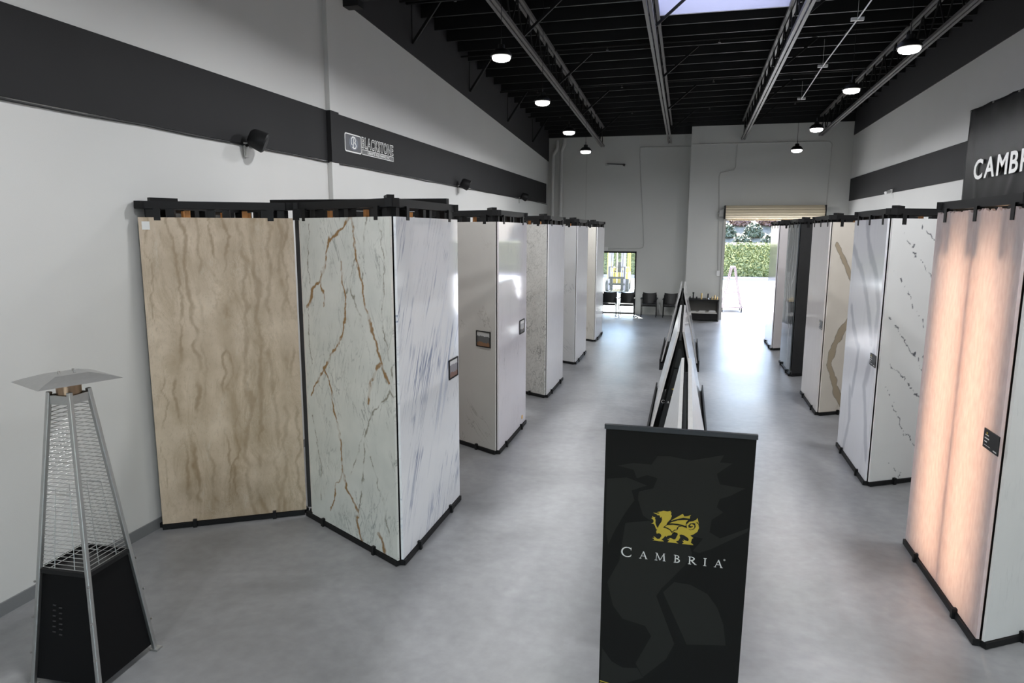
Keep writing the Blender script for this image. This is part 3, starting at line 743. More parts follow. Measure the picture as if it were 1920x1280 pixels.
def plate(label, loc, rotz, wd=.26, ht=.145):
    t = thing('name_plate', label, 'name plate', loc, rotz, 'black name plates on slabs')
    obj('plate', MB().box(0, wd, -.008, 0, 0, ht), M['black_matte'], t)
    p = MB()
    p.box(.03, .09, -.0095, -.008, ht - .045, ht - .040).box(.025, .10, -.0095, -.008, ht - .072, ht - .064).box(.025, .07, -.0095, -.008, ht - .098, ht - .091)
    p.box(.025, .13, -.0095, -.008, .022, .025).box(wd - .075, wd - .02, -.0095, -.008, .014, .022)
    obj('lettering', p, M['white_print'], t)
    obj('emblem', MB().box(.048, .068, -.0095, -.008, ht - .036, ht - .02), M['gold_print'], t)
    return t
plate('black name plate on the backlit onyx slab', (XB - .031, 5.76, 1.50), R_(-90))
plate('black name plate on the sweeping-band slab', (XB - .031, 9.18, 1.49), R_(-90))
plate('black name plate on the fine-lined cream slab', (XB - .031, 12.63, 1.475), R_(-90))

# ------------------------------------------------------------------ slab racks in the middle aisle
M['rack_edge'] = mat('slab_edge_white', (.66, .66, .65), .2, noise=.06, nscale=12)
M['slab_grey'] = slab_mat('polished_pale_slab', (.52, .51, .50), .08, ((.46, .45, .44), 2, .7), [dict(ang=20, sx=3, sz=1, kind='ridge', w=.01, col=(.3, .3, .3), k=.5, gate=1.5)])
def lean_slab(label, y0, y1, xb, xt, zt, side, mt, th=.03, zb=.16):
    """slab leaning on a rack: foot at xb, head at xt"""
    s = MB(); o = side * th
    pr = [(xb, zb), (xt, zt), (xt + o, zt + .004), (xb + o, zb + .004)]
    s.prism([(x, z) for x, z in pr], 0, y1 - y0)
    return tag(obj('leaning_slab', s, mt, loc=(0, y0, 0)), label, 'slab', 'slabs leaning on the aisle racks')
def rack(label, y0, y1, xc, hb, ho, zt=1.6):
    t = thing('slab_rack', label, 'slab rack', (xc, y0, 0), 0, 'A-frame slab racks in the aisle')
    Ln = y1 - y0
    for s in (-1, 1):
        obj('side_channel', MB().box(s * ho - .012, s * ho + .012, 0, Ln, .0, .25), M['black'], t)
        xa, xb = sorted((s * (hb - .08), s * (ho - .012)))
        obj('foot', MB().box(xa, xb, 0, Ln, 0, .14), M['black'], t)
        for yy in (.03, Ln - .03):
            obj('end_post', MB().bar((s * (hb - .06), yy, .14), (s * .012, yy, zt), .03, .03), M['black'], t)
    for yy in (.05, Ln * .5, Ln - .05):
        obj('end_board', MB().prism([(-hb + .06, .14), (hb - .06, .14), (.02, zt - .1), (-.02, zt - .1)], yy - .012, yy + .012), M['black_matte'], t)
    obj('spine_beam', MB().box(-.016, .016, .02, Ln - .02, zt - .12, zt), M['black'], t)
    for zz in (.5, .95):
        obj('cross_tie', MB().box(-.26 + zz * .18, .26 - zz * .18, -.01, .03, zz, zz + .03), M['steel_dark'], t)
    return t
rk = [('A-frame slab rack standing furthest down the aisle towards the chairs', 15.65, 19.0, -.09, .34, .425), ('middle A-frame slab rack in the aisle between the other two', 9.75, 13.15, -.055, .33, .42), ('A-frame slab rack directly behind the printed banner stand', 4.75, 7.55, .03, .31, .41)]
for a_ in rk: rack(*a_)
lean_slab('pale slab on the logo-wall side of the furthest aisle rack', 15.8, 19.0, -.50, -.145, 1.78, 1, M['slab_grey'])
lean_slab('pale slab on the banner-wall side of the furthest aisle rack', 15.8, 19.0, .31, -.03, 1.78, -1, M['slab_grey'])
lean_slab('white-edged slab on the logo-wall side of the middle aisle rack', 9.62, 13.2, -.455, -.10, 1.74, 1, M['rack_edge'])
lean_slab('white-edged slab on the banner-wall side of the middle aisle rack', 9.62, 13.2, .33, .0, 1.74, -1, M['slab_grey'])
lean_slab('white-edged slab on the logo-wall side of the rack behind the banner stand', 4.7, 7.6, -.34, -.02, 1.74, 1, M['rack_edge'], .028)
lean_slab('white-edged slab on the banner-wall side of the rack behind the banner stand', 4.7, 7.6, .42, .085, 1.74, -1, M['rack_edge'], .035)

# ------------------------------------------------------------------ lettering helpers
def ribbon(mb, pts, w, y0, y1):
    """flat ribbon of width w along pts (x,z)"""
    n = len(pts); L_ = []; R2 = []
    for i in range(n):
        a = Vector(pts[max(i - 1, 0)]); b = Vector(pts[min(i + 1, n - 1)]); d = (b - a).normalized(); nn = Vector((-d.y, d.x))
        ww = w[i] if isinstance(w, (list, tuple)) else w
        L_.append(Vector(pts[i]) + nn * ww / 2); R2.append(Vector(pts[i]) - nn * ww / 2)
    for i in range(n - 1):
        mb.prism([tuple(L_[i]), tuple(R2[i]), tuple(R2[i + 1]), tuple(L_[i + 1])], y0, y1)
def serif_letter(ch, x0, x1, z0, z1, y0, y1):
    mb = MB(); W_ = x1 - x0; H_ = z1 - z0; T = .13 * H_ * 1.1; t = .06 * H_
    def P(u, v): return (x0 + u * W_, z0 + v * H_)
    def st(a, b, w): ribbon(mb, [P(*a), P(*b)], w, y0, y1)
    def sf(u, v, l=.22): ribbon(mb, [P(u - l, v), P(u + l, v)], t, y0, y1)
    def arc(cu, cv, ru, rv, a0, a1, wmax):
        k = 14; pts = []; ws = []
        for i in range(k + 1):
            a = R_(a0 + (a1 - a0) * i / k); pts.append(P(cu + ru * math.cos(a), cv + rv * math.sin(a))); ws.append(t + (wmax - t) * abs(math.cos(a)))
        ribbon(mb, pts, ws, y0, y1)
    if ch == 'C':
        arc(.55, .5, .5, .48, 50, 310, T); st((.9, .98), (.9, .72), t); st((.88, .1), (.92, .26), t)
    elif ch == 'A':
        st((.12, .02), (.5, .98), t); st((.48, .98), (.86, .02), T); st((.28, .36), (.72, .36), t); sf(.12, .02, .13); sf(.86, .02, .15)
    elif ch == 'M':
        st((.14, .02), (.2, .97), t); st((.2, .97), (.5, .06), T * .8); st((.5, .06), (.82, .97), t); st((.82, .97), (.88, .02), T); sf(.14, .02, .12); sf(.88, .02, .13); sf(.16, .97, .08); sf(.85, .97, .08)
    elif ch == 'B':
        st((.25, .02), (.25, .98), T); arc(.3, .75, .5, .22, -90, 90, T * .8); arc(.3, .27, .6, .25, -90, 90, T); sf(.22, .98, .2); sf(.22, .02, .2)
    elif ch == 'R':
        st((.2, .02), (.2, .98), T); arc(.28, .74, .42, .23, -90, 90, T); st((.38, .5), (.86, .02), T); sf(.2, .98, .16); sf(.2, .02, .17); sf(.9, .02, .1)
    elif ch == 'I':
        st((.5, .02), (.5, .98), T); sf(.5, .98, .42); sf(.5, .02, .42)
    return mb
def text_mesh(s, size, extrude=.001, offset=0., align='LEFT', shear=0., sx=1., space=1.):
    cu = bpy.data.curves.new('text', 'FONT'); cu.body = s; cu.size = size; cu.extrude = extrude; cu.offset = offset; cu.align_x = align; cu.shear = shear
    cu.resolution_u = 4; cu.space_character = space
    o = bpy.data.objects.new('text_tmp', cu); COL.objects.link(o)
    dg = bpy.context.evaluated_depsgraph_get(); me = bpy.data.meshes.new_from_object(o.evaluated_get(dg))
    bpy.data.objects.remove(o); me.materials.clear()
    me.transform(Matrix.Scale(sx, 4, (1, 0, 0)))
    return me

# ------------------------------------------------------------------ printed roll-up banner
EMB = dict(
 body=[(-.137,1.434),(-.127,1.43),(-.117,1.427),(-.112,1.421),(-.099,1.421),(-.094,1.406),(-.088,1.415),(-.083,1.397),(-.087,1.381),(-.099,1.36),(-.105,1.344),(-.109,1.334),(-.115,1.317),(-.112,1.303),(-.099,1.308),(-.087,1.304),(-.083,1.291),(-.094,1.272),(-.106,1.27),(-.121,1.281),(-.13,1.285),(-.123,1.275),(-.137,1.273),(-.124,1.268),(-.128,1.26),(-.135,1.258),(-.121,1.259),(-.1,1.257),(-.068,1.259),(-.074,1.266),(-.083,1.268),(-.071,1.281),(-.06,1.296),(-.054,1.289),(-.048,1.297),(-.025,1.304),(-.021,1.315),(-.012,1.326),(.009,1.322),(.012,1.313),(.004,1.293),(-.001,1.28),(-.013,1.278),(-.028,1.286),(-.039,1.284),(-.031,1.276),(-.049,1.276),(-.036,1.269),(-.042,1.262),(-.047,1.257),(-.029,1.257),(-.006,1.257),(.017,1.256),(.008,1.263),(.002,1.267),(.017,1.275),(.026,1.295),(.021,1.311),(.032,1.315),(.05,1.311),(.071,1.298),(.077,1.286),(.072,1.276),(.057,1.28),(.046,1.285),(.051,1.275),(.039,1.276),(.049,1.266),(.043,1.261),(.039,1.256),(.064,1.256),(.104,1.256),(.098,1.264),(.089,1.267),(.094,1.294),(.102,1.301),(.093,1.307),(.084,1.315),(.101,1.323),(.123,1.342),(.132,1.368),(.127,1.389),(.115,1.4),(.109,1.39),(.113,1.372),(.103,1.355),(.083,1.348),(.059,1.359),(.036,1.366),(.016,1.362),(.01,1.344),(-.009,1.334),(-.023,1.317),(-.035,1.334),(-.056,1.343),(-.077,1.347),(-.057,1.365),(-.052,1.381),(-.035,1.402),(-.027,1.425),(-.033,1.434),(-.03,1.447),(-.037,1.449),(-.034,1.456),(-.054,1.45),(-.078,1.452),(-.089,1.447),(-.107,1.443),(-.115,1.439),(-.098,1.437),(-.106,1.431),(-.118,1.433)],
 wing=[(-.04,1.386),(-.026,1.403),(-.001,1.422),(.035,1.448),(.045,1.433),(.062,1.436),(.084,1.447),(.079,1.434),(.077,1.418),(.04,1.42),(0,1.406),(-.026,1.394)],
 wing_fold=[(-.049,1.375),(-.026,1.389),(.006,1.403),(.046,1.41),(.069,1.411),(.058,1.394),(.056,1.37),(.036,1.375),(.007,1.378),(-.022,1.378)],
 wing_base=[(-.069,1.352),(-.051,1.368),(-.016,1.373),(.018,1.372),(.047,1.369),(.016,1.366),(.006,1.353),(.006,1.342),(-.008,1.339),(-.022,1.325),(-.033,1.339),(-.05,1.347)],
 arm=[(-.115,1.33),(-.126,1.357),(-.133,1.364),(-.146,1.364),(-.136,1.37),(-.132,1.377),(-.134,1.389),(-.149,1.4),(-.139,1.4),(-.142,1.412),(-.132,1.406),(-.123,1.408),(-.126,1.4),(-.121,1.389),(-.122,1.37),(-.115,1.352),(-.105,1.337)],
 tail_tip=[(.121,1.428),(.13,1.392),(.121,1.403),(.112,1.4),(.099,1.408),(.111,1.414)])
TAIL = [(.115,1.397),(.098,1.401),(.078,1.395),(.064,1.379),(.068,1.36),(.085,1.357),(.1,1.367),(.1,1.378),(.09,1.382),(.083,1.375)]
GHOST = [[(-.354,1.708),(-.268,1.732),(-.158,1.732),(-.124,1.787),(-.052,1.793),(.067,1.778),(.251,1.826),(.23,1.78),(.299,1.78),(.216,1.709),(.237,1.648),(.376,1.636),(.298,1.584),(.241,1.559),(.226,1.507),(.263,1.478),(.201,1.426),(.193,1.348),(.253,1.316),(.412,1.399),(.402,1.372),(.21,1.245),(.14,1.21),(.103,1.219),(.159,1.304),(-.034,1.321),(-.159,1.386),(-.196,1.409),(-.23,1.51),(-.226,1.557),(-.141,1.585),(-.119,1.652),(-.18,1.666),(-.241,1.64),(-.261,1.691)],
         [(-.42,1.62),(-.3,1.64),(-.18,1.60),(-.27,1.56),(-.25,1.5),(-.3,1.42),(-.36,1.3),(-.40,1.2),(-.42,1.3)],
         [(-.30,1.35),(-.16,1.38),(.06,1.31),(.1,1.2),(.06,1.12),(-.07,.954),(-.1,.9),(.02,.6),(-.026,.49),(-.161,.346),(-.21,.43),(-.12,.629),(-.16,.693),(-.3,.72),(-.36,.8),(-.40,.95),(-.33,1.1)],
         [(.003,1.005),(.1,1.0),(.2,.955),(.26,.875),(.30,.77),(.32,.64),(.093,.608),(.05,.70),(-.06,.93)],
         [(-.42,.5),(-.36,.42),(-.29,.388),(-.2,.40),(-.16,.34),(-.43,.2)]]
M['banner'] = mat('banner_charcoal_print', (.0085, .0085, .008), .6, spec=.15)
M['banner_ghost'] = mat('banner_ghost_print', (.019, .0195, .0175), .6, spec=.15)
bt = thing('banner_stand', 'black roll-up banner with gold winged dragon emblem and white lettering', 'banner', (0, 4.0, 0))
bt_sheet = obj('banner_sheet', MB().prism([(-.437, .06), (.398, .06), (.424, 1.95), (-.432, 1.95)], 0, .004), M['banner'], bt)
for g in GHOST: obj('ghost_print', MB().prism(g, -.0006, 0), M['banner_ghost'], bt_sheet)
eb = MB()
for k, p in EMB.items():
    eb.prism(p, -.0022 if k.startswith('wing') else -.0014, 0)
# dark gaps around the wing are part of the emblem's drawing
ribbon(eb, TAIL, .011, -.0014, 0)
obj('dragon_emblem', eb, M['gold_print'], bt_sheet)
gap = MB()
for k in ('wing', 'wing_fold', 'wing_base'):
    p = EMB[k]; ribbon(gap, p + [p[0]], .004, -.0026, 0)
obj('emblem_outline', gap, M['banner_ghost'], bt_sheet)
for ch, x0, x1, z0, z1 in (('C', -.319, -.254, 1.133, 1.196), ('A', -.21, -.161, 1.133, 1.181), ('M', -.119, -.053, 1.133, 1.181), ('B', -.006, .031, 1.133, 1.181), ('R', .077, .128, 1.133, 1.181), ('I', .165, .186, 1.133, 1.181), ('A', .228, .277, 1.133, 1.181)):
    obj('letter', serif_letter(ch, x0, x1, z0, z1, -.0014, 0), M['white_print'], bt_sheet)
obj('registered_mark', MB().prism([(.285 + .006 * math.cos(k * PI / 5), 1.184 + .006 * math.sin(k * PI / 5)) for k in range(10)], -.0014, 0), mat('grey_print', (.35, .35, .35), .5), bt_sheet)
obj('gold_rule', MB().prism([(-.43, .27), (-.2, .235), (-.2, .239), (-.43, .276)], -.0014, 0).prism([(-.43, .255), (-.2, .225), (-.2, .228), (-.43, .26)], -.0014, 0), M['gold_print'], bt_sheet)
obj('top_rail', MB().box(-.44, .43, -.012, .014, 1.935, 1.962), M['black_matte'], bt)
obj('cassette', MB().box(-.45, .42, -.06, .07, 0.0, .09), M['black_matte'], bt, bevel=.01)
obj('support_pole', MB().tube((0, .03, .05), (0, .012, 1.94), .009), M['steel_brushed'], bt)

# logo board on the end of the middle rack
t = thing('logo_board', 'black end board with small gold emblem and white lettering on the middle rack', 'sign', (-.055, 9.72, 0))
obj('board', MB().prism([(-.29, .16), (.25, .16), (.05, 1.2), (-.06, 1.2)], -.006, .0), M['black_matte'], t)
k = .70
obj('emblem', MB().prism([(x * k - .0, (z - 1.36) * k + .86) for x, z in EMB['body']], -.008, -.006), M['gold_print'], t)
for ch, x0, x1, z0, z1 in (('C', -.319, -.254, 1.133, 1.196), ('A', -.21, -.161, 1.133, 1.181), ('M', -.119, -.053, 1.133, 1.181), ('B', -.006, .031, 1.133, 1.181), ('R', .077, .128, 1.133, 1.181), ('I', .165, .186, 1.133, 1.181), ('A', .228, .277, 1.133, 1.181)):
    obj('letter', serif_letter(ch, x0 * k, x1 * k, (z0 - 1.36) * k + .86, (z1 - 1.36) * k + .86, -.008, -.006), M['white_print'], t)

# ------------------------------------------------------------------ hanging wall banner (right wall) and logo sign (left wall)
def cloth_banner():
    t = thing('wall_banner', 'large black wrinkled cloth banner with white capital letters on the right wall', 'banner', (XR - .03, 15.32, 0), R_(-90))
    nx, nz = 90, 40; Wb, z0, z1 = 6.2, 3.5, 5.40
    mb = MB(); vs = []
    for j in range(nz + 1):
        for i in range(nx + 1):
            u = i / nx * Wb; v = j / nz
            d = .004 * math.sin(7 * u + 5 * v) * v + .002 * math.sin(13 * u - 9 * v) + .012 * math.exp(-((u - .25 - .5 * (1 - v)) / .06) ** 2) + .014 * math.exp(-((u - 1.9 - 1.0 * (v)) / .1) ** 2) * (1 - v)
            vs.append((u, -.03 - d, z0 + (z1 - z0) * v - .02 * math.sin(PI * ((u % .9) / .9)) * v))
    fs = [(j * (nx + 1) + i, j * (nx + 1) + i + 1, (j + 1) * (nx + 1) + i + 1, (j + 1) * (nx + 1) + i) for j in range(nz) for i in range(nx)]
    mb.add(vs, fs)
    sh = obj('banner_cloth', mb, mat('black_vinyl', (.010, .010, .011), .42, spec=.22, noise=.15, nscale=5), t, smooth=True)
    so = sh.modifiers.new('thickness', 'SOLIDIFY'); so.thickness = .004
    x = .58
    for ch in 'CAMBRIA':
        me = text_mesh(ch, .49, .002, .010, sx=1.22)
        wd = max(v.co.x for v in me.vertices) - min(v.co.x for v in me.vertices); mn = min(v.co.x for v in me.vertices)
        link('letter', me, M['white_print'], t, loc=(x - mn, -.066, 4.07), rot=(PI / 2, 0, 0)); x += wd + .085
    for i in range(7):
        obj('grommet', MB().tube((.05 + i * 1.0, -.05, 5.365), (.05 + i * 1.0, -.03, 5.365), .018, 10), M['steel_brushed'], t)
    return t
cloth_banner()
ls = thing('logo_sign', 'black and white stone company logo sign on the charcoal wall band', 'sign', (XL + .016, 10.08, 0), R_(90))
def rrect(x0, x1, z0, z1, r, n=5):
    p = []
    for cx, cz, a in ((x1 - r, z1 - r, 0), (x0 + r, z1 - r, 90), (x0 + r, z0 + r, 180), (x1 - r, z0 + r, 270)):
        for i in range(n): p.append((cx + r * math.cos(R_(a + 90 * i / (n - 1))), cz + r * math.sin(R_(a + 90 * i / (n - 1)))))
    return p
obj('badge_border', MB().prism(rrect(0, .56, 4.325, 4.612, .04), -.006, 0), M['white_print'], ls)
obj('badge', MB().prism(rrect(.018, .542, 4.345, 4.594, .03), -.009, -.006), mat('navy_black', (.012, .015, .025), .4), ls)
obj('badge_disc', MB().prism([(.285 + .155 * math.cos(2 * PI * i / 28), 4.475 + .108 * math.sin(2 * PI * i / 28)) for i in range(28)], -.011, -.009), mat('slate_blue', (.07, .09, .13), .4), ls)
mon = MB()
mw = .02
ribbon(mon, [(.27, 4.405), (.275, 4.46), (.285, 4.52), (.295, 4.55)], mw, -.013, -.011)
ribbon(mon, [(.20, 4.49), (.21, 4.54), (.26, 4.57), (.33, 4.56), (.355, 4.525), (.33, 4.49), (.285, 4.482)], mw, -.013, -.011)
ribbon(mon, [(.285, 4.482), (.34, 4.475), (.37, 4.44), (.34, 4.40), (.28, 4.392), (.235, 4.41)], mw, -.013, -.011)
ribbon(mon, [(.20, 4.49), (.215, 4.45), (.235, 4.44)], mw * .8, -.013, -.011)
obj('monogram', mon, M['white_print'], ls)
def fit_text(s, x0, x1, z0, z1, extrude, offset, mt, y, nm):
    me = text_mesh(s, .2, extrude, offset, space=1.12)
    xs = [v.co.x for v in me.vertices]; ys = [v.co.y for v in me.vertices]
    me.transform(Matrix.Translation((-min(xs), -min(ys), 0)))
    me.transform(Matrix.Diagonal(((x1 - x0) / (max(xs) - min(xs)), (z1 - z0) / (max(ys) - min(ys)), 1, 1)))
    return link(nm, me, mt, ls, loc=(x0, y, z0), rot=(PI / 2, 0, 0))
fit_text('BLACKSTONE', .585, 1.84, 4.432, 4.618, .001, .0085, M['white_print'], -.002, 'lettering_outline')
fit_text('BLACKSTONE', .597, 1.828, 4.445, 4.605, .001, .0005, M['black_matte'], -.0045, 'lettering')
obj('strapline_border', MB().prism([(.59, 4.332), (1.84, 4.332), (1.84, 4.418), (.59, 4.418)], -.004, 0), M['white_print'], ls)
obj('strapline_panel', MB().prism([(.602, 4.342), (1.828, 4.342), (1.828, 4.408), (.602, 4.408)], -.006, -.004), M['black_matte'], ls)
fit_text('GRANITE AND MARBLE INC', .78, 1.66, 4.353, 4.397, .001, .003, M['white_print'], -.0075, 'strapline')

# ------------------------------------------------------------------ wall speakers
def speaker():
    t = thing('wall_speaker', 'x', 'speaker', group='black speakers under the charcoal band')
    obj('wall_plate', MB().box(0, .012, -.045, .045, -.2, -.02), M['conduit'], t, bevel=.004)  # flat grey plate on the wall behind the speaker arm
    obj('arm', MB().bar((.01, 0, -.06), (.15, 0, -.02), .03, .03), M['black'], t)
    b = MB(); n = 16
    prof = [(.0, .075), (.03, .105), (.12, .12), (.19, .125), (.205, .11)]
    ax = Vector((.80, .42, -.42)).normalized(); u = ax.orthogonal().normalized(); v = ax.cross(u)
    vs = []; c0 = Vector((.08, -.03, .05))
    for d, r in prof:
        for i in range(n): vs.append(c0 + ax * d + (u * math.cos(2 * PI * i / n) + v * math.sin(2 * PI * i / n)) * r)
    fs = [(k_ * n + i, k_ * n + (i + 1) % n, (k_ + 1) * n + (i + 1) % n, (k_ + 1) * n + i) for k_ in range(4) for i in range(n)] + [tuple(range(n))[::-1]]
    b.add(vs, fs); obj('cabinet', b, M['black'], t, smooth=True)
    obj('grille', MB().tube(c0 + ax * .2, c0 + ax * .207, .108, 16), mat('speaker_mesh', (.02, .02, .021), .7), t)
    return t
sp = speaker()
for i, (y, lb) in enumerate(((7.55, 'black wall speaker on a pale grey plate before the wall joint'), (15.6, 'black wall speaker under the band after the logo sign'), (21.6, 'black wall speaker closest to the white corner pipes'))):
    o = sp if i == 0 else dup(sp, (0, 0, 0)); o.location = (XL + .015, y, 4.17); o['label'] = lb
# small white spot on the right wall band
t = thing('wall_spotlight', 'small white spotlight under the charcoal band on the right wall', 'spotlight', (XR - .015, 20.4, 4.17))
obj('mount', MB().box(-.03, 0, -.06, .06, -.05, .05), M['white'], t)
obj('head', MB().tube((-.03, 0, 0), (-.18, -.12, -.05), .04, 12), M['white'], t)

# ------------------------------------------------------------------ pipes and conduits at the back wall
for xa, lb, zt_, top in ((-5.08, 'thick painted downpipe standing in the corner of the back wall', 5.95, (-4.93, 6.45)), (-4.76, 'thick painted downpipe next to the corner downpipe on the back wall', 6.1, (-4.66, 6.5))):
    t = thing('downpipe', lb, 'pipe', (xa, YB - .1, 0))
    obj('pipe', MB().tube((0, 0, 0), (0, 0, zt_), .065, 14), M['pipe_white'], t, smooth=True)
    obj('elbow', MB().tube((0, 0, zt_ - .02), (top[0] - xa, 0, zt_ + .2), .07, 14).tube((top[0] - xa, 0, zt_ + .18), (top[0] - xa, 0, top[1]), .07, 14), M['pipe_white'], t, smooth=True)
    obj('coupling', MB().tube((0, 0, 5.05), (0, 0, 5.12), .075, 14), M['pipe_white'], t)
def conduit(label, pts, r=.014):
    return tag(obj('conduit', MB().path(pts, r, 6), M['conduit']), label, 'conduit', 'painted conduits on the back wall')
yb_ = YB - .02; yr_ = YR - .02
conduit('thin conduit dropping down the recessed back wall beside the glazed exit', [(-.05, yb_, 6.13), (-1.87, yb_, 6.13), (-1.87, yb_, 5.9), (-1.62, yb_, 2.7), (-1.64, yb_, 2.52), (-1.75, yb_, 2.47), (-2.93, yb_, 2.45)])
conduit('long thin conduit along the top of the roller door wall', [(-.02, yr_, 6.1), (4.4, yr_, 6.08), (4.48, yr_, 6.0), (4.45, yr_, 3.95)])
conduit('thin conduit stepping down beside the roller door', [(1.48, yr_, 6.06), (1.46, yr_, 5.3), (1.40, yr_, 5.2), (.97, yr_, 5.12), (.93, yr_, 5.0), (1.05, yr_, 1.75)])
tag(obj('junction_box', MB().box(-3.08, -2.94, YB - .07, YB, 2.38, 2.52), M['white'], bevel=.008), 'small white junction box above the glazed exit', 'junction box')
tag(obj('door_switch', MB().box(1.0, 1.12, YR - .08, YR, 1.55, 1.74), M['white'], bevel=.008), 'small grey switch box beside the roller door', 'switch')
t = thing('wall_arm_lamp', 'small dark lamp arm on the recessed back wall', 'lamp', (-3.05, YB, 5.55))
obj('mount', MB().box(-.07, .07, -.05, 0, -.05, .05), M['conduit'], t)
obj('arm', MB().tube((0, -.04, .02), (.6, -.1, -.02), .018, 8), M['steel_dark'], t)
obj('lamp_head', MB().tube((.6, -.1, -.02), (.66, -.1, -.06), .04, 10), M['steel_dark'], t)

# ------------------------------------------------------------------ waiting chairs
def chair():
    t = thing('arm_chair', 'x', 'chair', group='black chairs along the back wall')
    bk = MB(); n = 8; vs = []
    for k_, off in ((0, 0), (1, .025)):
        for j in range(2):
            for i in range(n + 1):
                u = -1 + 2 * i / n; vs.append((u * .25, .20 + .05 * (j) - .05 * u * u * -1 + off - .05, .47 + .40 * j - (.03 * (1 - u * u) if j else 0)))
    m_ = n + 1
    fs = []
    for i in range(n):
        fs += [(i, i + 1, m_ + i + 1, m_ + i), (2 * m_ + i + 1, 2 * m_ + i, 3 * m_ + i, 3 * m_ + i + 1), (m_ + i, m_ + i + 1, 3 * m_ + i + 1, 3 * m_ + i), (i + 1, i, 2 * m_ + i, 2 * m_ + i + 1)]
    fs += [(0, m_, 3 * m_, 2 * m_), (n, 2 * m_ + n, 3 * m_ + n, m_ + n)]
    bk.add(vs, fs); obj('backrest', bk, M['black_matte'], t)
    obj('seat', MB().box(-.25, .25, -.26, .22, .42, .475), M['black_matte'], t, bevel=.015)
    for s in (-1, 1):
        obj('leg', MB().tube((s * .27, -.25, 0), (s * .27, -.22, .66), .014, 8), M['black'], t)
        obj('leg', MB().tube((s * .27, .25, 0), (s * .25, .2, .8), .014, 8), M['black'], t)
        obj('armrest', MB().box(s * .28 - .025, s * .28 + .025, -.25, .22, .65, .68), M['black'], t, bevel=.008)
    for y_ in (-.24, .2): obj('seat_rail', MB().box(-.27, .27, y_, y_ + .03, .39, .42), M['black'], t)
    return t
ch0 = chair()
for i, (x, y, lb) in enumerate(((-2.78, 25.7, 'black armchair before the glazed exit, furthest from the display table'), (-2.12, 25.65, 'black armchair before the glazed exit beside its dark frame'), (-1.32, 25.72, 'black armchair against the plain recessed wall'), (-.53, 25.7, 'black armchair closest to the display table'))):
    o = ch0 if i == 0 else dup(ch0, (0, 0, 0)); o.location = (x, y, 0); o['label'] = lb

# ------------------------------------------------------------------ faucet display table
t = thing('display_table', 'low dark display table with open shelf under sample faucets', 'table', (.56, 25.1, 0))
obj('top', MB().box(-.56, .56, -.28, .3, .72, .76), M['black'], t)
obj('shelf', MB().box(-.5, .5, -.26, .28, .27, .31), mat('light_shelf', (.5, .48, .44), .5), t)
obj('back_panel', MB().box(-.52, .52, .27, .29, .04, .72), mat('dark_panel', (.13, .125, .115), .6), t)
for x0, x1 in ((-.56, -.52), (.52, .56)): obj('side_panel', MB().box(x0, x1, -.28, .3, 0.0, .72), M['steel_dark'], t)
obj('kick_panel', MB().box(-.52, .52, -.2, -.18, .03, .27), M['black'], t)
def faucet(label, x, mt, parts):
    t = thing('faucet', label, 'faucet', (x, 24.98, .76), group='sample faucets on the display table')
    for nm, mb in parts: obj(nm, mb, mt, t, smooth=True)
    return t
faucet('black three-piece sample faucet on the display table', .24, M['black'], [
    ('spout', MB().tube((0, 0, 0), (0, 0, .2), .022, 10).tube((0, 0, .19), (0, -.12, .2), .018, 10).tube((0, 0, .19), (0, 0, .235), .032, 10)),
    ('handle', MB().tube((-.11, 0, 0), (-.11, 0, .07), .02, 10).tube((-.13, 0, .07), (-.09, 0, .07), .02, 8)), ('handle', MB().tube((.12, 0, 0), (.12, 0, .07), .02, 10).tube((.10, 0, .07), (.14, 0, .07), .02, 8)),
    ('base_plate', MB().box(-.16, .17, -.06, .05, 0, .012))])
faucet('tall brass column faucet on the display table', .52, M['gold'], [('column', MB().tube((0, 0, 0), (0, 0, .21), .026, 12)), ('spout', MB().tube((0, 0, .17), (0, -.12, .17), .016, 8)), ('base_plate', MB().tube((0, 0, 0), (0, 0, .012), .045, 14))])
t = faucet('black column faucet on a chrome foot on the display table', .74, M['black'], [('column', MB().tube((0, 0, .04), (0, 0, .2), .022, 12)), ('spout', MB().tube((0, 0, .17), (0, -.11, .18), .014, 8))])
obj('foot', MB().lathe([(.05, 0), (.04, .02), (.022, .045)], 14), M['chrome'], t, smooth=True)
faucet('three-piece brass sample faucet on the display table', .97, M['gold'], [
    ('spout', MB().tube((0, 0, 0), (0, 0, .15), .02, 10).tube((0, 0, .14), (0, -.1, .13), .014, 8)), ('handle', MB().tube((-.09, 0, 0), (-.09, 0, .10), .018, 10)), ('handle', MB().tube((.085, 0, 0), (.085, 0, .10), .018, 10)), ('base_plate', MB().box(-.12, .115, -.04, .04, 0, .008))])
M['paper'] = mat('paper', (.62, .62, .60), .6, noise=.1, nscale=30)
for i, (x, wd, ht, a, lb) in enumerate(((.24, .26, .02, 8, 'flat pile of loose papers on the table shelf'), (.57, .26, .045, -12, 'crumpled pile of brochures on the table shelf'), (.90, .26, .06, 3, 'thick stack of catalogues on the table shelf'))):
    t = thing('paper_stack', lb, 'papers', (x, 25.02, .31), R_(a), 'papers on the table shelf')
    for k_ in range(3):
        obj('sheet', MB().box(-wd / 2 + .02 * k_, wd / 2 - .015 * k_, -.1, .1, ht / 3 * k_, ht / 3 * (k_ + 1) - .001), M['paper'], t, rot=(0, 0, R_(5 * k_ - 5)))

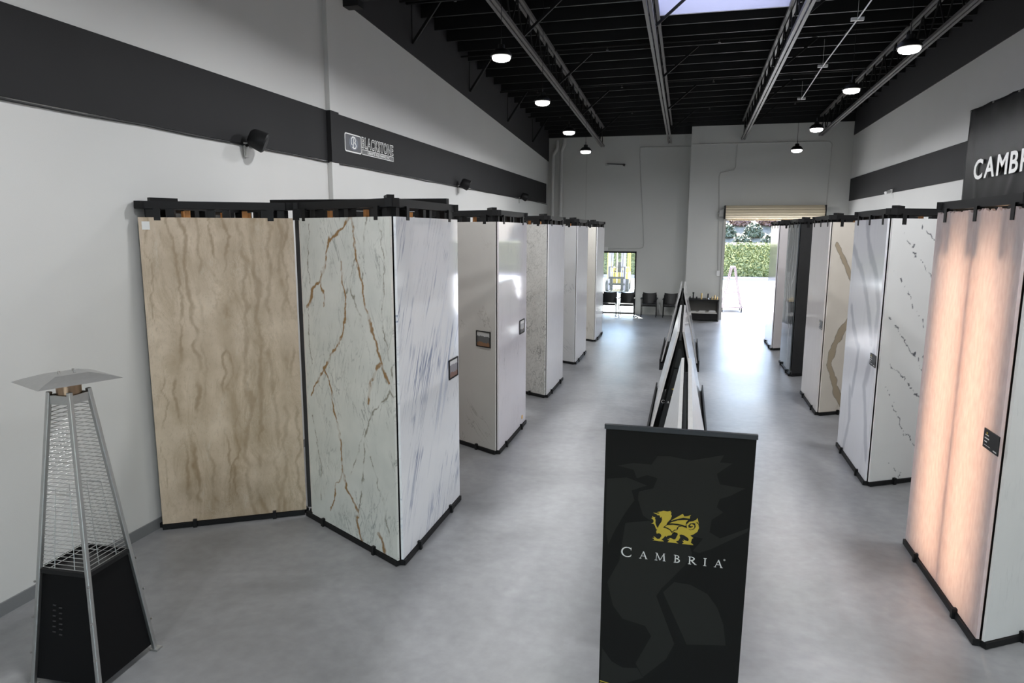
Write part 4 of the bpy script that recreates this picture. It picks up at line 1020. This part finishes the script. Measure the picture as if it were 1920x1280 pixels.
# ------------------------------------------------------------------ pyramid patio heater
def heater():
    t = thing('patio_heater', 'steel pyramid patio heater with wire guards and black lower panels', 'heater', (-3.99, 3.63, 0), R_(3))
    H0, H1, b0, b1 = .0, 2.04, .265, .078
    def hb(z): return b0 + (b1 - b0) * z / H1
    cs = [(-1, -1), (1, -1), (1, 1), (-1, 1)]
    def cn(k, z, inset=0): s = hb(z) - inset; return Vector((cs[k % 4][0] * s, cs[k % 4][1] * s, z))
    for k in range(4):
        obj('leg', MB().bar(cn(k, 0), cn(k, H1), .029, .029), M['steel_brushed'], t, bevel=.005)
        obj('foot', MB().box(*(v for c in (cs[k][0] * .27,) for v in (c - .03, c + .03)), *(v for c in (cs[k][1] * .27,) for v in (c - .03, c + .03)), 0, .015), M['steel_brushed'], t)
        a0, a1, c0, c1 = cn(k, .05, .012), cn(k + 1, .05, .012), cn(k, .80, .012), cn(k + 1, .80, .012)
        pn = obj('lower_panel', MB().add([a0, a1, c1, c0, a0 * .985, a1 * .985, Vector((c1.x * .97, c1.y * .97, c1.z)), Vector((c0.x * .97, c0.y * .97, c0.z))],
            [(0, 1, 2, 3), (7, 6, 5, 4), (0, 4, 5, 1), (3, 2, 6, 7), (0, 3, 7, 4), (1, 5, 6, 2)]), M['panel_black'], t)
        if k == 0:
            nrm = Vector((0, -1, 0))
            for r in range(6):
                for c in range(2):
                    p = a0.lerp(a1, .28 + .12 * c).lerp(c0.lerp(c1, .28 + .12 * c), .46 + .05 * r - .02 * c)
                    obj('vent_slot', MB().bar(p + nrm * .002 - Vector((.012, 0, 0)), p + nrm * .002 + Vector((.012, 0, 0)), .006, .008), M['steel_dark'], pn)
        # wire guard of this side
        gd = MB(); nw = 40
        for i in range(nw):
            z = .84 + (1.93 - .84) * i / (nw - 1)
            gd.tube(cn(k, z, .01), cn(k + 1, z, .01), .0027, 5)
        for f in (.28, .72):
            gd.tube(cn(k, .84, .01).lerp(cn(k + 1, .84, .01), f), cn(k, 1.35, .01).lerp(cn(k + 1, 1.35, .01), f), .0026, 5)
        gd.tube(cn(k, 1.35, .01).lerp(cn(k + 1, 1.35, .01), .28), cn(k, 1.35, .01).lerp(cn(k + 1, 1.35, .01), .72), .0026, 5)
        obj('wire_guard', gd, M['steel_brushed'], t)
        obj('top_band', MB().bar(cn(k, 1.985), cn(k + 1, 1.985), .012, .06), M['steel_brushed'], t)
        for i in range(3):
            p = cn(k, .25 + .25 * i) * 1.0
            obj('bolt', MB().tube(p + Vector((cs[k][0] * .012, cs[k][1] * .02, 0)), p + Vector((cs[k][0] * .012, cs[k][1] * .026, 0)), .008, 8), M['chrome'], t)
    obj('panel_rim', MB().bar(cn(0, .82), cn(1, .82), .02, .03).bar(cn(1, .82), cn(2, .82), .02, .03).bar(cn(2, .82), cn(3, .82), .02, .03).bar(cn(3, .82), cn(0, .82), .02, .03), M['black'], t)
    obj('burner_deck', MB().box(-.18, .18, -.18, .18, .79, .80), M['black_matte'], t)
    obj('burner_head', MB().lathe([(.075, 1.96), (.075, 2.08), (.05, 2.10)], 18), mat('bronze_burner', (.35, .24, .16), .3, metal=1), t, smooth=True)
    # tilted square reflector cap: truncated pyramid
    cp = MB(); vs = []
    for s, z in ((.245, 0), (.19, .022), (.1, .05)):
        vs += [(-s * 1.05, -s * .9, z), (s * 1.05, -s * .9, z), (s * 1.05, s * .9, z), (-s * 1.05, s * .9, z)]
    fs = [(0, 3, 2, 1), (8, 9, 10, 11)]
    for q in range(2):
        for i in range(4): fs.append((q * 4 + i, q * 4 + (i + 1) % 4, q * 4 + 4 + (i + 1) % 4, q * 4 + 4 + i))
    cp.add(vs, fs)
    cap = obj('reflector_cap', cp, M['steel_brushed'], t, loc=(-.02, .02, 2.10), rot=(0, 0, R_(65)))
    for p in ((-.05, 0), (.05, .03), (.03, -.04)):
        obj('cap_bolt', MB().tube((p[0], p[1], .045), (p[0], p[1], .068), .009, 8), M['chrome'], cap)
    return t
heater()

# ------------------------------------------------------------------ outdoors behind the doors
M['yard'] = mat('yard_concrete', (.55, .54, .52), .8, noise=.08, nscale=1.5)
struct('ground_yard', MB().box(-30, 30, YB + .2, 48.4, -.2, -.02), M['yard'])
struct('kerb', MB().box(-30, 30, 48.0, 48.4, -.02, .14), mat('kerb_red_white', (.45, .36, .32), .8, noise=.2, nscale=3))
def bank():
    mb = MB(); nx, ny = 60, 14; vs = []
    rr = random.Random(9)
    for j in range(ny + 1):
        for i in range(nx + 1):
            x = -30 + 60 * i / nx; y = 48.4 + 16 * j / ny
            vs.append((x, y, .1 + max(0, (j - 2) / (ny - 2)) ** .9 * 7.5 + rr.uniform(-.15, .15)))
    mb.add(vs, [(j * (nx + 1) + i, j * (nx + 1) + i + 1, (j + 1) * (nx + 1) + i + 1, (j + 1) * (nx + 1) + i) for j in range(ny) for i in range(nx)])
    return mb
struct('ground_bank', bank(), mat('dry_bank_soil', (.22, .195, .15), .9, noise=.7, nscale=2.5), smooth=True)
def leaves(n, fpos, size, seed):
    mb = MB(); rr = random.Random(seed)
    for _ in range(n):
        p, nrm = fpos(rr); p = Vector(p)
        d = (Vector(nrm) + Vector((rr.uniform(-1, 1), rr.uniform(-1, 1), rr.uniform(-.6, 1))) * .9).normalized()
        a = d.orthogonal().normalized(); a.rotate(Matrix.Rotation(rr.uniform(0, 6.28), 3, d)); b = d.cross(a)
        s = size * rr.uniform(.6, 1.2); k = len(mb.v)
        mb.v += [tuple(p - a * s), tuple(p + b * s * .45), tuple(p + a * s), tuple(p - b * s * .45)]; mb.f.append((k, k + 1, k + 2, k + 3))
    return mb
def raw(name, mb, mt, parent):
    me = bpy.data.meshes.new(name); me.from_pydata(mb.v, [], mb.f); me.update(); return link(name, me, mt, parent)
def leaf_mat(name, c1, c2):
    m, N, L, P = newmat(name); g = N.new('ShaderNodeNewGeometry'); cr = N.new('ShaderNodeValToRGB'); e = cr.color_ramp.elements
    e[0].color = (*c1, 1); e[1].color = (*c2, 1); L.new(g.outputs['Random Per Island'], cr.inputs[0]); L.new(cr.outputs[0], P.inputs['Base Color']); P.inputs['Roughness'].default_value = .5
    return m
hg = thing('hedge', 'long clipped yellow-green hedge beyond the yard', 'hedge', (0, 49.3, 0))
def hp(rr):
    x = rr.uniform(-11, 12); f = rr.random()
    if f < .75: return (x, -.9 + rr.uniform(-.06, .06), rr.uniform(.1, 2.3)), (0, -1, .2)
    return (x, rr.uniform(-.9, .7), 2.3 + rr.uniform(-.08, .08)), (0, 0, 1)
lv = raw('foliage', leaves(16000, hp, .10, 4), leaf_mat('hedge_leaves', (.06, .09, .03), (.26, .26, .10)), hg); lv['kind'] = 'stuff'
obj('hedge_core', MB().box(-11, 12, -.82, .7, .05, 2.22), mat('hedge_core', (.07, .09, .02), .9, noise=.4, nscale=4), hg)
rr0 = random.Random(12)
lm2 = leaf_mat('bank_shrub_leaves', (.05, .07, .035), (.20, .20, .14)); lm3 = leaf_mat('bank_shrub_red', (.12, .05, .04), (.24, .15, .11))
def shrub(x, y, z, r, mt, label):
    t = thing('bank_shrub', label, 'shrub', (x, y, z), group='shrubs on the bank')
    def f(rr):
        v = Vector((rr.gauss(0, 1), rr.gauss(0, 1), abs(rr.gauss(0, 1)))).normalized() * rr.uniform(.6, 1)
        return (v.x * r * 1.4, v.y * r, v.z * r * 1.9), v
    o = raw('foliage', leaves(1100, f, .15, int(x * 10) + 99), mt, t); o['kind'] = 'stuff'
    obj('stem', MB().tube((0, 0, -.4), (0, 0, r * .5), .05, 6), M['wood'], t)
def bank_z(y): return .1 + max(0, ((y - 48.4) / 16 * 14 - 2) / 12) ** .9 * 7.5
ADJ = ['low', 'rounded', 'broad', 'sparse']
for r_i, yy in enumerate((53.4, 55.0, 56.6, 58.2)):
    for c_i in range(4):
        xx = 1.9 + c_i * 1.9 + (.9 if r_i % 2 else 0); rad = rr0.uniform(.5, .62); red = r_i == 2
        shrub(xx, yy, bank_z(yy), rad, lm3 if red else lm2, ('reddish dry shrub' if red else 'grey-green shrub') + ' on the bank, ' + ['in the row just above the hedge', 'in the second row above the hedge', 'between the green rows', 'in the topmost row'][r_i])
for xx in (-4.2, -6.4): shrub(xx, 54, bank_z(54), .6, lm2, 'grey-green shrub on the bank behind the forklift')

def forklift():
    t = thing('forklift', 'parked forklift with tall grey mast seen through the glazed exit', 'forklift', (-3.55, 36.2, -.02))
    gm = mat('mast_grey_steel', (.20, .18, .21), .5); ym = mat('forklift_yellow', (.75, .55, .10), .45); tm = mat('tyre', (.03, .03, .03), .8)
    for s in (-1, 1):
        obj('mast_rail', MB().box(s * .38 - .07, s * .38 + .07, -.1, .06, .08, 2.9), gm, t)
        obj('inner_rail', MB().box(s * .24 - .04, s * .24 + .04, -.08, .02, .1, 2.7), gm, t)
        obj('fork', MB().box(s * .28 - .06, s * .28 + .06, -1.2, -.12, .06, .11).box(s * .28 - .06, s * .28 + .06, -.17, -.12, .06, .7), M['black'], t)
        obj('wheel', MB().tube((s * .5 - .1, .25, .33), (s * .5 + .1, .25, .33), .33, 20), tm, t)
        obj('wheel', MB().tube((s * .48 - .09, 1.75, .28), (s * .48 + .09, 1.75, .28), .28, 20), tm, t)
        obj('guard_post', MB().bar((s * .52, .35, .9), (s * .52, .55, 2.2), .07, .07), ym, t)
        obj('guard_post', MB().bar((s * .52, 1.8, 1.0), (s * .52, 1.55, 2.2), .07, .07), ym, t)
    obj('body', MB().box(-.55, .55, .35, 2.2, .35, .95).box(-.52, .52, 1.3, 2.2, .95, 1.2), ym, t, bevel=.04)
    obj('overhead_guard', MB().box(-.55, .55, .5, 1.6, 2.18, 2.24), ym, t)
    obj('carriage', MB().box(-.42, .42, -.13, -.09, .35, .45).box(-.42, .42, -.13, -.09, .68, .78), M['black'], t)
    obj('load_backrest', MB().box(-.42, -.38, -.12, -.09, .75, 1.3).box(.38, .42, -.12, -.09, .75, 1.3).box(-.42, .42, -.12, -.09, 1.27, 1.3).box(-.14, -.11, -.12, -.09, .75, 1.3).box(.11, .14, -.12, -.09, .75, 1.3), M['black'], t)
    obj('lift_cylinder', MB().tube((0, .0, .1), (0, 0, 2.3), .045, 10), M['chrome'], t)
    obj('seat', MB().box(-.24, .24, .95, 1.4, .95, 1.05).box(-.24, .24, 1.36, 1.46, 1.0, 1.5), tm, t, bevel=.03)
    obj('steering_wheel', MB().tube((0, .72, 1.15), (0, .75, 1.17), .17, 16), tm, t)
forklift()
def cart():
    t = thing('slab_cart', 'A-frame slab cart with casters standing outside the roller door', 'cart', (1.75, 28.6, -.02))
    cm = mat('cart_purple_grey', (.16, .13, .15), .5)
    for y in (-.45, .45):
        for s in (-1, 1): obj('frame_leg', MB().bar((s * .36, y, .2), (s * .06, y, 1.75), .045, .045), cm, t)
        obj('cross_bar', MB().box(-.25, .25, y - .02, y + .02, .70, .74), cm, t)
    obj('top_bar', MB().box(-.08, .08, -.47, .47, 1.72, 1.77), cm, t)
    obj('deck', MB().box(-.42, .42, -.55, .55, .17, .22), cm, t)
    for sx in (-.36, .36):
        for sy in (-.48, .48): obj('caster', MB().tube((sx - .02, sy, .085), (sx + .02, sy, .085), .085, 14).box(sx - .03, sx + .03, sy - .02, sy + .02, .14, .18), M['black'], t)
cart()
